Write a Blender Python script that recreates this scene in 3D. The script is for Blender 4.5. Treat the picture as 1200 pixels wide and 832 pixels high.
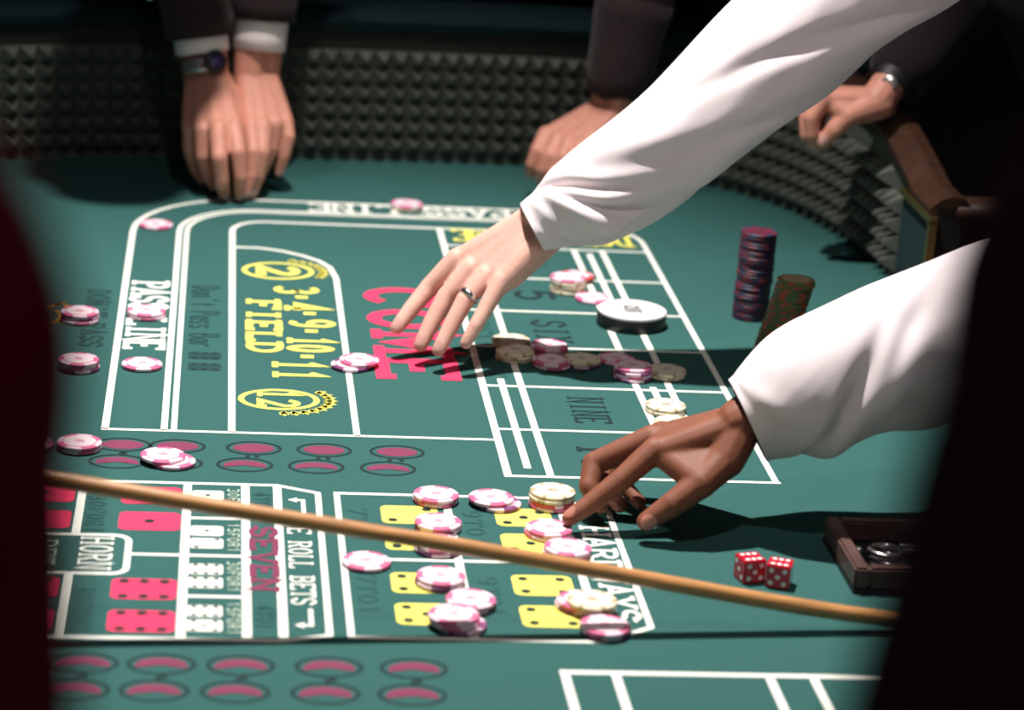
import bpy, bmesh, math, random
from mathutils import Vector, Matrix, noise
random.seed(7)
for o in list(bpy.data.objects): bpy.data.objects.remove(o)
S = bpy.context.scene
COL = S.collection
V = Vector
PI = math.pi

# ---------------------------------------------------------------- camera, world, lamps, exposure
cd = bpy.data.cameras.new('camera'); cam = bpy.data.objects.new('camera', cd); COL.objects.link(cam)
R_ = V((0.9927483, -0.1008532, 0.0654181)); F_ = V((0.1160086, 0.9464008, -0.3014424)); U_ = V((-0.0315103, 0.3068454, 0.9512376))
cam.matrix_world = Matrix(((R_.x, U_.x, -F_.x, 0), (R_.y, U_.y, -F_.y, 0), (R_.z, U_.z, -F_.z, 0.79), (0, 0, 0, 1)))
cd.sensor_fit = 'HORIZONTAL'; cd.sensor_width = 36; cd.lens = 3050 / 1200 * 36
cd.clip_start = 0.05
cd.dof.use_dof = True; cd.dof.focus_distance = 2.35; cd.dof.aperture_fstop = 4.4; cd.dof.aperture_blades = 7
S.camera = cam

w = bpy.data.worlds.new('casino_gloom'); S.world = w; w.use_nodes = True
w.node_tree.nodes['Background'].inputs[0].default_value = (0.66, 0.54, 0.66, 1)
w.node_tree.nodes['Background'].inputs[1].default_value = 0.065

def lamp(name, loc, target, power, size_deg, blend, radius, color):
    d = bpy.data.lights.new(name, 'SPOT'); d.energy = power; d.spot_size = math.radians(size_deg); d.spot_blend = blend
    d.shadow_soft_size = radius; d.color = color
    o = bpy.data.objects.new(name, d); COL.objects.link(o); o.location = loc
    o.rotation_euler = (V(target) - V(loc)).to_track_quat('-Z', 'Y').to_euler()
    return o
lamp('table_downlight', (0.06, 2.40, 2.1), (0.12, 2.25, 0), 385, 66, 0.9, 0.035, (1.0, 0.94, 0.90))
lamp('table_downlight', (0.30, 1.20, 2.1), (0.25, 2.2, 0), 30, 62, 0.9, 0.04, (1.0, 0.93, 0.90))
lamp('far_end_downlight', (0.36, 3.12, 2.1), (0.34, 3.27, 0), 38, 23, 1.0, 0.035, (1.0, 0.94, 0.90))
S.view_settings.view_transform = 'Standard'; S.view_settings.look = 'None'
S.view_settings.exposure = 0.0; S.view_settings.gamma = 1; S.view_settings.use_curve_mapping = False

# ---------------------------------------------------------------- helpers
def lin(h):
    if isinstance(h, str):
        h = [int(h[i:i + 2], 16) / 255 for i in (0, 2, 4)]
        return tuple(c / 12.92 if c <= 0.04045 else ((c + 0.055) / 1.055) ** 2.4 for c in h)
    return h
def mat(name, color, rough=0.6, metal=0.0, spec=0.5, noise_scale=0, var=0.0, bump=0.0, sheen=0.0, coat=0.0, sss=0.0, wood=False, trans=0.0):
    m = bpy.data.materials.new(name); m.use_nodes = True; nt = m.node_tree; b = nt.nodes['Principled BSDF']
    c = lin(color); b.inputs['Base Color'].default_value = (*c, 1)
    b.inputs['Roughness'].default_value = rough; b.inputs['Metallic'].default_value = metal
    b.inputs['Specular IOR Level'].default_value = spec; b.inputs['Sheen Weight'].default_value = sheen
    b.inputs['Coat Weight'].default_value = coat
    if trans: b.inputs['Transmission Weight'].default_value = trans; b.inputs['IOR'].default_value = 1.49
    if sss:
        b.inputs['Subsurface Weight'].default_value = sss; b.inputs['Subsurface Radius'].default_value = (0.010, 0.004, 0.002); b.inputs['Subsurface Scale'].default_value = 1
    if noise_scale:
        tc = nt.nodes.new('ShaderNodeTexCoord'); n = nt.nodes.new('ShaderNodeTexNoise')
        n.inputs['Scale'].default_value = noise_scale; n.inputs['Detail'].default_value = 6
        src = tc.outputs['Object']
        if wood:
            mp = nt.nodes.new('ShaderNodeMapping'); mp.inputs['Scale'].default_value = wood
            nt.links.new(src, mp.inputs[0]); src = mp.outputs[0]
        nt.links.new(src, n.inputs['Vector'])
        if var:
            r = nt.nodes.new('ShaderNodeValToRGB')
            r.color_ramp.elements[0].position = 0.3; r.color_ramp.elements[1].position = 0.7
            r.color_ramp.elements[0].color = (*[max(0, x * (1 - var)) for x in c], 1)
            r.color_ramp.elements[1].color = (*[min(1, x * (1 + var)) for x in c], 1)
            nt.links.new(n.outputs['Fac'], r.inputs[0]); nt.links.new(r.outputs[0], b.inputs['Base Color'])
        if bump:
            bp = nt.nodes.new('ShaderNodeBump'); bp.inputs['Strength'].default_value = bump; bp.inputs['Distance'].default_value = 0.002
            nt.links.new(n.outputs['Fac'], bp.inputs['Height']); nt.links.new(bp.outputs[0], b.inputs['Normal'])
    return m

def obj(name, bm, mats, parent=None, smooth=False, recalc=False):
    if recalc: bmesh.ops.recalc_face_normals(bm, faces=bm.faces)
    me = bpy.data.meshes.new(name); bm.to_mesh(me); bm.free()
    for m in (mats if isinstance(mats, (list, tuple)) else [mats]): me.materials.append(m)
    if smooth:
        for p in me.polygons: p.use_smooth = True
    o = bpy.data.objects.new(name, me); COL.objects.link(o)
    if parent: o.parent = parent
    return o
def tag(o, label=None, cat=None, group=None, kind=None):
    if label: o['label'] = label
    if cat: o['category'] = cat
    if group: o['group'] = group
    if kind: o['kind'] = kind
    return o
def empty(name, label, cat, loc=(0, 0, 0), group=None):
    o = bpy.data.objects.new(name, None); COL.objects.link(o); o.location = loc; o.empty_display_size = 0.05
    return tag(o, label, cat, group)

def quad(bm, a, b, c, d, mi=0):
    f = bm.faces.new([bm.verts.new(p) for p in (a, b, c, d)]); f.material_index = mi; return f
def poly(bm, pts, mi=0):
    f = bm.faces.new([bm.verts.new(p) for p in pts]); f.material_index = mi; return f
def box(bm, lo, hi, mi=0, bev=0.0):
    r = bmesh.ops.create_cube(bm, size=1.0)
    vs = r['verts']
    for v in vs:
        v.co = V([lo[i] + (v.co[i] + 0.5) * (hi[i] - lo[i]) for i in range(3)])
    fs = set(f for v in vs for f in v.link_faces)
    for f in fs: f.material_index = mi
    if bev:
        es = set(e for v in vs for e in v.link_edges)
        bmesh.ops.bevel(bm, geom=list(es), offset=bev, segments=2, affect='EDGES', clamp_overlap=True)
def frame_of(d):
    d = d.normalized(); a = V((0, 0, 1)) if abs(d.z) < 0.9 else V((1, 0, 0))
    x = a.cross(d).normalized(); return x, d.cross(x)
def capsule(bm, p0, p1, r0, r1=None, seg=12, rings=4):
    r1 = r0 if r1 is None else r1
    p0, p1 = V(p0), V(p1); d = p1 - p0
    if d.length < 1e-6: d = V((0, 0, 1e-5))
    x, y = frame_of(d); dn = d.normalized()
    prof = [(-r0 * math.cos(i * PI / 2 / rings), r0 * math.sin(i * PI / 2 / rings), p0) for i in range(rings + 1)]
    prof += [(r1 * math.sin(i * PI / 2 / rings), r1 * math.cos(i * PI / 2 / rings), p1) for i in range(rings + 1)]
    prev = None
    for i, (h, r, c) in enumerate(prof):
        if r < 1e-6: ring = [bm.verts.new(c + dn * h)]
        else: ring = [bm.verts.new(c + dn * h + (x * math.cos(2 * PI * k / seg) + y * math.sin(2 * PI * k / seg)) * r) for k in range(seg)]
        if prev:
            for k in range(seg):
                a, b = prev[k % len(prev)], prev[(k + 1) % len(prev)]; c2, d2 = ring[(k + 1) % len(ring)], ring[k % len(ring)]
                vs = []
                for q in (a, b, c2, d2):
                    if q not in vs: vs.append(q)
                if len(vs) > 2: bm.faces.new(vs)
        prev = ring
def ellipsoid(bm, c, ax, seg=16):
    """ax: three axis vectors already scaled"""
    r = bmesh.ops.create_uvsphere(bm, u_segments=seg, v_segments=seg // 2 + 2, radius=1)
    M = Matrix((ax[0], ax[1], ax[2])).transposed()
    for v in r['verts']: v.co = V(c) + M @ v.co
def remesh(bm, voxel, smooth=4, fac=0.5):
    """fuse overlapping solids of bm into one continuous skin; returns a mesh datablock"""
    bmesh.ops.recalc_face_normals(bm, faces=bm.faces)
    me = bpy.data.meshes.new('tmp'); bm.to_mesh(me); bm.free()
    o = bpy.data.objects.new('tmp', me); COL.objects.link(o)
    m = o.modifiers.new('r', 'REMESH'); m.mode = 'VOXEL'; m.voxel_size = voxel
    s = o.modifiers.new('s', 'SMOOTH'); s.factor = fac; s.iterations = smooth
    dg = bpy.context.evaluated_depsgraph_get(); dg.update()
    out = bpy.data.meshes.new_from_object(o.evaluated_get(dg))
    bpy.data.objects.remove(o); bpy.data.meshes.remove(me)
    return out
def tube(bm, pts, radii, seg=16, mi=0, close=True, thick=0.0, disp=None, ref=V((0, -1, 0))):
    """loft rings along pts; radii floats or (a,b); thick>0 gives an open sleeve with an inner wall"""
    pts = [V(p) for p in pts]; rings = []; n = len(pts); frames = []
    for i, p in enumerate(pts):
        d = (pts[min(i + 1, n - 1)] - pts[max(i - 1, 0)]).normalized()
        x = (ref - d * ref.dot(d)).normalized(); y = d.cross(x)
        frames.append((x, y)); r = radii[i]; a, b = r if isinstance(r, tuple) else (r, r)
        ring = []
        for k in range(seg):
            t = 2 * PI * k / seg; q = 1 + (disp(i / (n - 1), t) if disp else 0)
            ring.append(bm.verts.new(p + (x * math.cos(t) * a + y * math.sin(t) * b) * q))
        rings.append(ring)
    def skin(rs, flip=False):
        for A, B in zip(rs, rs[1:]):
            for k in range(seg):
                vs = [A[k], A[(k + 1) % seg], B[(k + 1) % seg], B[k]]
                f = bm.faces.new(vs[::-1] if flip else vs); f.material_index = mi; f.smooth = True
    skin(rings)
    if thick:
        inner = []
        for i, p in enumerate(pts):
            inner.append([bm.verts.new(p + (v.co - p) * max(0.1, 1 - thick / max((v.co - p).length, 1e-5))) for v in rings[i]])
        skin(inner, True)
        for e, fl in ((0, True), (-1, False)):
            for k in range(seg):
                vs = [rings[e][k], rings[e][(k + 1) % seg], inner[e][(k + 1) % seg], inner[e][k]]
                bm.faces.new(vs[::-1] if fl else vs).material_index = mi
    elif close:
        bm.faces.new(rings[0][::-1]).material_index = mi; bm.faces.new(rings[-1]).material_index = mi
def spline(ctrl, n):
    """Catmull-Rom through control tuples (any dimension)"""
    c = [tuple(p) for p in ctrl]; c = [tuple(2 * a - b for a, b in zip(c[0], c[1]))] + c + [tuple(2 * a - b for a, b in zip(c[-1], c[-2]))]
    m = len(c) - 3; out = []
    for i in range(n):
        u = i / (n - 1) * m; k = min(int(u), m - 1); t = u - k
        p = c[k:k + 4]
        out.append(tuple(0.5 * ((2 * p[1][j]) + (-p[0][j] + p[2][j]) * t + (2 * p[0][j] - 5 * p[1][j] + 4 * p[2][j] - p[3][j]) * t * t + (-p[0][j] + 3 * p[1][j] - 3 * p[2][j] + p[3][j]) * t ** 3) for j in range(len(p[0]))))
    return out
def resample(pts, step):
    P = [V(p) for p in pts]; L = [0]
    for a, b in zip(P, P[1:]): L.append(L[-1] + (b - a).length)
    n = max(2, round(L[-1] / step) + 1); out = []; k = 0
    for i in range(n):
        s = L[-1] * i / (n - 1)
        while k < len(P) - 2 and L[k + 1] < s: k += 1
        t = (s - L[k]) / max(L[k + 1] - L[k], 1e-9); out.append(P[k].lerp(P[k + 1], t))
    return out

# ---------------------------------------------------------------- materials
M = {}
M['felt'] = mat('green_felt', (0.034, 0.110, 0.101), 0.95, spec=0.1, noise_scale=900, var=0.12, bump=0.25)
M['ink_white'] = mat('white_ink', (0.80, 0.82, 0.74), 0.85, spec=0.2)
M['ink_dim'] = mat('pale_ink', (0.42, 0.52, 0.42), 0.85, spec=0.2)
M['ink_yellow'] = mat('yellow_ink', (0.80, 0.74, 0.14), 0.85, spec=0.2)
M['ink_red'] = mat('red_ink', (0.74, 0.045, 0.12), 0.85, spec=0.2)
M['ink_magenta'] = mat('magenta_ink', (0.20, 0.042, 0.090), 0.85, spec=0.2)
M['ink_dark'] = mat('dark_ink', (0.014, 0.032, 0.034), 0.9, spec=0.2)
M['ink_grey'] = mat('grey_ink', (0.017, 0.056, 0.055), 0.9, spec=0.2)
M['ink_faint'] = mat('faint_ink', (0.022, 0.083, 0.082), 0.9, spec=0.2)
M['ink_gold'] = mat('gold_ink', (0.42, 0.20, 0.04), 0.85, spec=0.2)
M['rubber'] = mat('grey_rubber', (0.088, 0.100, 0.083), 0.8, spec=0.3, noise_scale=60, var=0.15)
M['board'] = mat('dark_board', (0.020, 0.022, 0.018), 0.8, spec=0.2, noise_scale=30, var=0.2)
M['vinyl'] = mat('dark_teal_vinyl', (0.004, 0.016, 0.019), 0.85, spec=0.15, noise_scale=200, bump=0.1)
M['wood'] = mat('brown_wood', (0.045, 0.019, 0.010), 0.5, spec=0.3, noise_scale=14, var=0.35, wood=(1, 8, 8), coat=0.1)
M['wood_dark'] = mat('dark_wood', (0.05, 0.024, 0.014), 0.45, noise_scale=14, var=0.3, wood=(1, 8, 8))
M['wood_tray'] = mat('tray_wood', (0.10, 0.052, 0.045), 0.4, noise_scale=40, var=0.25)
M['gold'] = mat('brass_trim', (0.55, 0.40, 0.16), 0.35, metal=1.0)
M['carpet'] = mat('dark_carpet', (0.012, 0.022, 0.026), 0.95, noise_scale=90, var=0.5, bump=0.3)
M['wall'] = mat('dark_wall', (0.008, 0.020, 0.022), 0.9, noise_scale=5, var=0.2)
M['skin_pale'] = mat('pale_skin', (0.74, 0.42, 0.34), 0.55, noise_scale=70, var=0.07, bump=0.08, sss=0.12)
M['skin_ruddy'] = mat('ruddy_skin', (0.60, 0.265, 0.19), 0.55, noise_scale=70, var=0.09, bump=0.08, sss=0.1)
M['skin_brown'] = mat('brown_skin', (0.215, 0.070, 0.034), 0.62, noise_scale=70, var=0.12, bump=0.08, sss=0.06)
M['nail'] = mat('fingernail', (0.62, 0.34, 0.29), 0.3)
M['nail_brown'] = mat('fingernail_brown', (0.48, 0.20, 0.15), 0.3)
M['shirt'] = mat('white_shirt', (0.82, 0.74, 0.76), 0.85, spec=0.25, noise_scale=420, bump=0.06)
M['suit'] = mat('dark_suit', (0.017, 0.011, 0.014), 0.9, spec=0.2, noise_scale=300, var=0.3, bump=0.15, sheen=0.1)
M['suit_brown'] = mat('brown_black_suit', (0.026, 0.015, 0.017), 0.9, spec=0.2, noise_scale=300, var=0.3, bump=0.15, sheen=0.1)
M['suit_maroon'] = mat('maroon_jacket', (0.42, 0.030, 0.045), 0.9, spec=0.2, noise_scale=300, var=0.3, bump=0.15)
M['suit_black'] = mat('black_jacket', (0.10, 0.036, 0.058), 0.9, spec=0.2, noise_scale=300, var=0.3, bump=0.15)
M['shoe'] = mat('black_leather', (0.008, 0.007, 0.007), 0.35)
M['hair_dark'] = mat('dark_hair', (0.014, 0.009, 0.006), 0.6, noise_scale=150, var=0.5, bump=0.5)
M['hair_brown'] = mat('brown_hair', (0.06, 0.032, 0.016), 0.6, noise_scale=150, var=0.5, bump=0.5)
M['hair_grey'] = mat('grey_hair', (0.20, 0.18, 0.165), 0.6, noise_scale=150, var=0.4, bump=0.5)
M['eye'] = mat('eye_white', (0.75, 0.73, 0.70), 0.2); M['iris'] = mat('dark_iris', (0.02, 0.012, 0.008), 0.2)
M['steel'] = mat('polished_steel', (0.75, 0.73, 0.72), 0.22, metal=1.0)
M['watch_face'] = mat('violet_watch_face', (0.05, 0.03, 0.16), 0.15, coat=0.5)
M['panel'] = mat('dark_green_panel', (0.010, 0.034, 0.038), 0.7)
M['black'] = mat('black_plastic', (0.008, 0.008, 0.009), 0.45)
M['puck_white'] = mat('white_plastic', (0.85, 0.80, 0.82), 0.4)
M['stick'] = mat('rattan_stick', (0.52, 0.25, 0.085), 0.42, noise_scale=12, var=0.28, wood=(0.6, 14, 14), coat=0.25)
M['dice'] = mat('red_dice', (0.66, 0.012, 0.04), 0.15, coat=0.5, trans=0.2)
M['pip'] = mat('white_pip', (0.88, 0.84, 0.84), 0.4)
M['chip_pink'] = mat('pink_clay', (0.64, 0.13, 0.27), 0.5, noise_scale=300, var=0.08)
M['chip_white'] = mat('white_clay', (0.82, 0.60, 0.70), 0.5)
M['chip_purple'] = mat('purple_clay', (0.20, 0.045, 0.16), 0.5)
M['chip_cream'] = mat('cream_clay', (0.74, 0.68, 0.50), 0.5, noise_scale=300, var=0.06)
M['chip_tan'] = mat('tan_clay', (0.42, 0.33, 0.19), 0.5)
M['chip_red'] = mat('red_clay', (0.62, 0.07, 0.08), 0.5)
M['chip_blue'] = mat('blue_clay', (0.022, 0.022, 0.065), 0.5)
M['chip_crimson'] = mat('crimson_clay', (0.125, 0.014, 0.034), 0.5)
M['chip_green'] = mat('green_clay', (0.085, 0.14, 0.05), 0.5)
M['chip_rust'] = mat('rust_clay', (0.36, 0.085, 0.035), 0.5)
M['inlay_pink'] = mat('pink_inlay', (0.86, 0.70, 0.74), 0.4); M['inlay_cream'] = mat('cream_inlay', (0.80, 0.72, 0.58), 0.4)
M['inlay_dark'] = mat('dark_inlay', (0.25, 0.20, 0.12), 0.4)
# ---------------------------------------------------------------- room
FLOOR = -0.72
def structure(name, lo, hi, m):
    bm = bmesh.new(); box(bm, lo, hi); o = obj(name, bm, m); o['kind'] = 'structure'; return o
structure('floor', (-4.5, -3, FLOOR - 0.1), (5.5, 9.0, FLOOR), M['carpet'])
structure('wall_back', (-4.5, 9.0, FLOOR - 0.1), (5.5, 9.15, 2.7), M['wall'])
structure('wall_left', (-4.65, -3, FLOOR - 0.1), (-4.5, 9.15, 2.7), M['wall'])
structure('wall_right', (5.5, -3, FLOOR - 0.1), (5.65, 9.15, 2.7), M['wall'])

# ---------------------------------------------------------------- craps table
table = empty('craps_table', 'green felt craps table with printed betting layout and pyramid-rubber walls', 'craps table', (0, 0, FLOOR))
def tpart(name, bm, m, parent=None, **k):
    p = parent or table
    o = obj(name, bm, m, p, **k)
    if p is table: o.location = (0, 0, -FLOOR)
    return o
tall = [(0.778, 1.25), (0.778, 1.0), (0.755, 0.87), (0.67, 0.785), (0.55, 0.755), (0.1, 0.75), (-0.40, 0.755), (-0.52, 0.79), (-0.585, 0.88), (-0.60, 1.0),
        (-0.60, 1.6), (-0.60, 2.2), (-0.60, 2.70), (-0.575, 2.91), (-0.50, 3.06), (-0.385, 3.16), (-0.255, 3.221), (-0.10, 3.258), (0.164, 3.293), (0.41, 3.303),
        (0.55, 3.280), (0.65, 3.220), (0.715, 3.13), (0.752, 3.03), (0.770, 2.92), (0.778, 2.80), (0.778, 2.665)]
path = [V((x, y, 0)) for x, y in spline(tall, 700)]
path = resample(path, 0.0225)
CX = V((0.09, 2.0, 0))
NP = len(path)
def tangent(i):
    return (path[min(i + 1, NP - 1)] - path[max(i - 1, 0)]).normalized()
def outward(i):
    t = tangent(i); n = V((t.y, -t.x, 0)); return n if n.dot(path[i] - CX) > 0 else -n
def rail_h(p):
    if p.x > 0.6 and p.y > 1.5:
        y = p.y
        if y > 3.1: return 0.182
        if y > 2.89: return 0.160 + 0.022 * (y - 2.89) / 0.21
        if y > 2.74: return 0.122 + 0.038 * (y - 2.74) / 0.15
        return 0.122
    return 0.182
# felt bed
bm = bmesh.new()
outl = [p + outward(i) * 0.012 for i, p in enumerate(path)]
top = [bm.verts.new((p.x, p.y, 0)) for p in outl]; bot = [bm.verts.new((p.x, p.y, -0.025)) for p in outl]
bm.faces.new(top); bm.faces.new(bot[::-1])
for i in range(len(top)):
    j = (i + 1) % len(top); bm.faces.new([top[i], bot[i], bot[j], top[j]])
tpart('felt_bed', bm, M['felt'], recalc=True)
# pyramid rubber lining: one moulded sheet
bm = bmesh.new(); ROWS = 6; PZ = 0.0222; Z0 = 0.011; PH = 0.020
for i in range(NP - 1):
    a, b = path[i], path[i + 1]; mid = (a + b) / 2
    if mid.x > 0.6 and 1.5 < mid.y < 2.80: continue
    n = -outward(i); h = rail_h(mid) - 0.035
    quad(bm, a, b, b + V((0, 0, Z0)), a + V((0, 0, Z0)))
    for r in range(ROWS):
        z0 = Z0 + r * PZ; z1 = z0 + PZ
        if z1 > h + 0.008: 
            quad(bm, a + V((0, 0, z0)), b + V((0, 0, z0)), b + V((0, 0, z1)), a + V((0, 0, z1))); continue
        c = [bm.verts.new(q) for q in (a + V((0, 0, z0)), b + V((0, 0, z0)), b + V((0, 0, z1)), a + V((0, 0, z1)))]
        ap = bm.verts.new(mid + V((0, 0, (z0 + z1) / 2)) + n * PH)
        for k in range(4): bm.faces.new([c[k], c[(k + 1) % 4], ap])
tpart('pyramid_rubber_lining', bm, M['rubber'])
# backing board above and behind the rubber, felt panel at the dealer's end
bm = bmesh.new(); bmv = bmesh.new(); bmr = bmesh.new()
def strip(bm, i, prof):
    """ring of (out, z) profile points at path index i"""
    p, n = path[i], outward(i); return [bm.verts.new(p + n * o + V((0, 0, z))) for o, z in prof]
prev = None
for i in range(NP):
    h = rail_h(path[i]); prof = [(0.0005, -0.16), (0.0005, h), (0.03, h), (0.03, -0.16)]
    cur = strip(bm, i, prof)
    if prev:
        for k in range(4): bm.faces.new([prev[k], prev[(k + 1) % 4], cur[(k + 1) % 4], cur[k]])
    else: bm.faces.new(cur)
    prev = cur
bm.faces.new(prev)
tpart('backing_board', bm, M['board'], recalc=True)
def rail(name, i0, i1, m, w=0.13):
    bm = bmesh.new(); prev = None
    for i in range(i0, i1 + 1):
        h = rail_h(path[i])
        prof = [(-0.006, h - 0.012), (-0.008, h), (0.004, h + 0.010), (w * .4, h + 0.014), (w * .77, h + 0.012), (w * .98, h + 0.002), (w, h - 0.02), (w * .85, h - 0.03), (0.03, h - 0.014)]
        cur = strip(bm, i, prof); n = len(cur)
        if prev:
            for k in range(n):
                f = bm.faces.new([prev[k], prev[(k + 1) % n], cur[(k + 1) % n], cur[k]])
        else: bm.faces.new(cur)
        prev = cur
    bm.faces.new(prev)
    return tpart(name, bm, m, recalc=True)
split = max(i for i in range(NP) if path[i].y > 3.05 and path[i].x > 0.6)
rail('padded_armrest', 0, split, M['vinyl'])
rail('wooden_rail', split, NP - 1, M['wood'], 0.040)
bm = bmesh.new(); tube(bm, [(0.795, 2.685, 0.118), (0.802, 2.685, 0.118), (0.96, 2.690, 0.118), (0.968, 2.690, 0.118)], [(0.014, 0.008), (0.024, 0.013), (0.024, 0.013), (0.014, 0.008)], 20); tpart('rail_end_ledge', bm, M['wood'])
bm = bmesh.new(); box(bm, (0.7755, 2.667, 0.002), (0.778, 2.797, 0.110)); tpart('end_panel', bm, M['panel'])
bm = bmesh.new()
box(bm, (0.770, 2.660, 0.0), (0.779, 2.668, 0.108)); box(bm, (0.770, 2.660, 0.106), (0.779, 2.795, 0.113)); tpart('brass_edging', bm, M['gold'])
# low wall in front of the dealers
bm = bmesh.new(); box(bm, (0.779, 1.26, -0.16), (0.809, 2.655, 0.045), bev=0.004); tpart('low_wall', bm, M['board'])
bm = bmesh.new(); box(bm, (0.770, 1.26, 0.045), (0.90, 2.655, 0.062), bev=0.006); tpart('dealer_ledge', bm, M['wood_dark'])
# body and legs
bm = bmesh.new(); prev = None
for i in list(range(0, NP, 4)) + [NP - 1]:
    cur = strip(bm, i, [(0.032, -0.02), (0.045, -0.02), (0.045, -0.26), (0.032, -0.26)])
    if prev:
        for k in range(4): bm.faces.new([prev[k], prev[(k + 1) % 4], cur[(k + 1) % 4], cur[k]])
    prev = cur
tpart('apron', bm, M['wood_dark'], recalc=True)
for x in (-0.38, 0.56):
    for y in (1.05, 2.98):
        bm = bmesh.new()
        tube(bm, [(x, y, FLOOR), (x, y, FLOOR + 0.05), (x, y, FLOOR + 0.09), (x, y, -0.35), (x, y, -0.26), (x, y, -0.026)], [0.07, 0.075, 0.045, 0.055, 0.08, 0.08], 20)
        tpart('table_leg', bm, M['wood_dark'])

# ---------------------------------------------------------------- printed layout (flat ink on the felt)
ZL = 0.0003
def thick(bm, pts, w, z=ZL, closed=False):
    P = [V((p[0], p[1], 0)) for p in pts]; n = len(P); L = []; Rr = []
    for i in range(n):
        a = P[i - 1] if (i > 0 or closed) else None; b = P[(i + 1) % n] if (i < n - 1 or closed) else None
        d0 = (P[i] - a).normalized() if a is not None and (P[i] - a).length > 1e-9 else None
        d1 = (b - P[i]).normalized() if b is not None and (b - P[i]).length > 1e-9 else None
        d0 = d0 or d1; d1 = d1 or d0
        t = (d0 + d1)
        t = t.normalized() if t.length > 1e-6 else d0
        nn = V((-t.y, t.x, 0)); c = max(0.35, nn.dot(V((-d1.y, d1.x, 0))))
        off = nn * (w / 2 / c); L.append(P[i] + off); Rr.append(P[i] - off)
    z += 0.0000025 * len(bm.faces) ** 0.75 if len(bm.faces) else 0
    lv = [bm.verts.new((p.x, p.y, z)) for p in L]; rv = [bm.verts.new((p.x, p.y, z)) for p in Rr]
    for i in range(n if closed else n - 1):
        j = (i + 1) % n; f = bm.faces.new([rv[i], rv[j], lv[j], lv[i]])
def arc(cx, cy, rx, ry, a0, a1, n=10):
    return [(cx + rx * math.cos(math.radians(a0 + (a1 - a0) * i / n)), cy + ry * math.sin(math.radians(a0 + (a1 - a0) * i / n))) for i in range(n + 1)]
def ink(name, bm, m): return tpart(name, bm, M[m])
W = 0.0068; WH = 0.0052
bm = bmesh.new()   # pass line: outer line, then the double line
thick(bm, [(-0.0895, 2.2235)] + [(-0.0895, 2.90)] + arc(0.05, 2.905, 0.1395, 0.158, 180, 90)[1:] + [(0.42, 3.063)], W)
ink('pass_line_outer_border', bm, 'ink_white')
bm = bmesh.new()
thick(bm, [(-0.0370, 2.2235), (-0.0370, 2.905)] + arc(0.055, 2.91, 0.092, 0.105, 180, 90)[1:] + [(0.425, 3.015)] + arc(0.425, 2.925, 0.080, 0.09, 90, 0)[1:] + [(0.505, 2.130)], W * 0.9)
thick(bm, [(-0.0283, 2.2235), (-0.0283, 2.905)] + arc(0.055, 2.91, 0.0833, 0.096, 180, 90)[1:] + [(0.40, 3.006)], W * 0.8)
ink('pass_line_inner_border', bm, 'ink_white')
bm = bmesh.new()
thick(bm, [(0.0235, 2.2235), (0.0235, 2.915)] + arc(0.062, 2.917, 0.0385, 0.046, 180, 90)[1:] + [(0.40, 2.963)], W)
ink('bar_border', bm, 'ink_white')
bm = bmesh.new()
thick(bm, [(0.027, 2.848), (0.055, 2.848), (0.080, 2.838), (0.102, 2.822), (0.120, 2.802), (0.131, 2.778), (0.1365, 2.735), (0.1365, 2.2235)], W * 0.9)
ink('field_border', bm, 'ink_white')
bm = bmesh.new()
thick(bm, [(-0.093, 2.2235), (0.2645, 2.2235)], WH); thick(bm, [(0.2665, 2.963), (0.2650, 2.127)], W * 1.05)
ink('come_border', bm, 'ink_white')
bm = bmesh.new()
for y in (2.889, 2.7615, 2.634, 2.507, 2.380, 2.2535): thick(bm, [(0.2665, y), (0.505, y)], 0.0052, ZL + 0.00005)
thick(bm, [(0.262, 2.130), (0.509, 2.130)], WH)
for x, y0, y1 in ((0.3030, 2.130, 2.889), (0.4175, 2.130, 2.889), (0.4505, 2.130, 2.889), (0.2845, 2.150, 2.402), (0.4337, 2.660, 2.873), (0.4337, 2.262, 2.39)):
    thick(bm, [(x, y0), (x, y1)], W)
ink('place_box_lines', bm, 'ink_white')
bm = bmesh.new()   # proposition section
thick(bm, [(-0.263, 2.0915), (0.062, 2.0915), (0.0965, 2.0755), (0.0965, 1.7795), (0.0615, 1.768), (-0.263, 1.768)], WH)
for x in (-0.1005, -0.0135, 0.0352, 0.0622): 
    if x == -0.1005: thick(bm, [(x, 1.768), (x, 1.889)], W); thick(bm, [(x, 1.969), (x, 2.0915)], W)
    else: thick(bm, [(x, 1.768), (x, 2.0915)], W * 1.05)
for y in (2.0110, 1.9300, 1.8480): thick(bm, [(-0.0135, y), (0.0352, y)], 0.005)
thick(bm, [(-0.058, 1.9300), (-0.0135, 1.9300)], 0.005); thick(bm, [(-0.263, 1.93), (-0.143, 1.93)], 0.005)
thick(bm, arc(-0.070, 1.957, 0.012, 0.012, 0, 90, 4) + arc(-0.131, 1.957, 0.012, 0.012, 90, 180, 4) + arc(-0.131, 1.901, 0.012, 0.012, 180, 270, 4) + arc(-0.070, 1.901, 0.012, 0.012, 270, 360, 4), 0.0052, closed=True)
ink('proposition_lines', bm, 'ink_white')
bm = bmesh.new()   # hard ways section
thick(bm, [(0.1125, 2.0765), (0.300, 2.0765), (0.3425, 2.050), (0.3425, 1.806), (0.302, 1.777), (0.1125, 1.777)], WH, closed=True)
thick(bm, [(0.205, 1.777), (0.205, 2.0765)], W); thick(bm, [(0.302, 1.777), (0.302, 2.0765)], W); thick(bm, [(0.1125, 1.9305), (0.302, 1.9305)], 0.005)
ink('hard_ways_lines', bm, 'ink_white')
bm = bmesh.new()   # near half: the same boxes mirrored about the middle of the table
MY = 3.858
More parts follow.
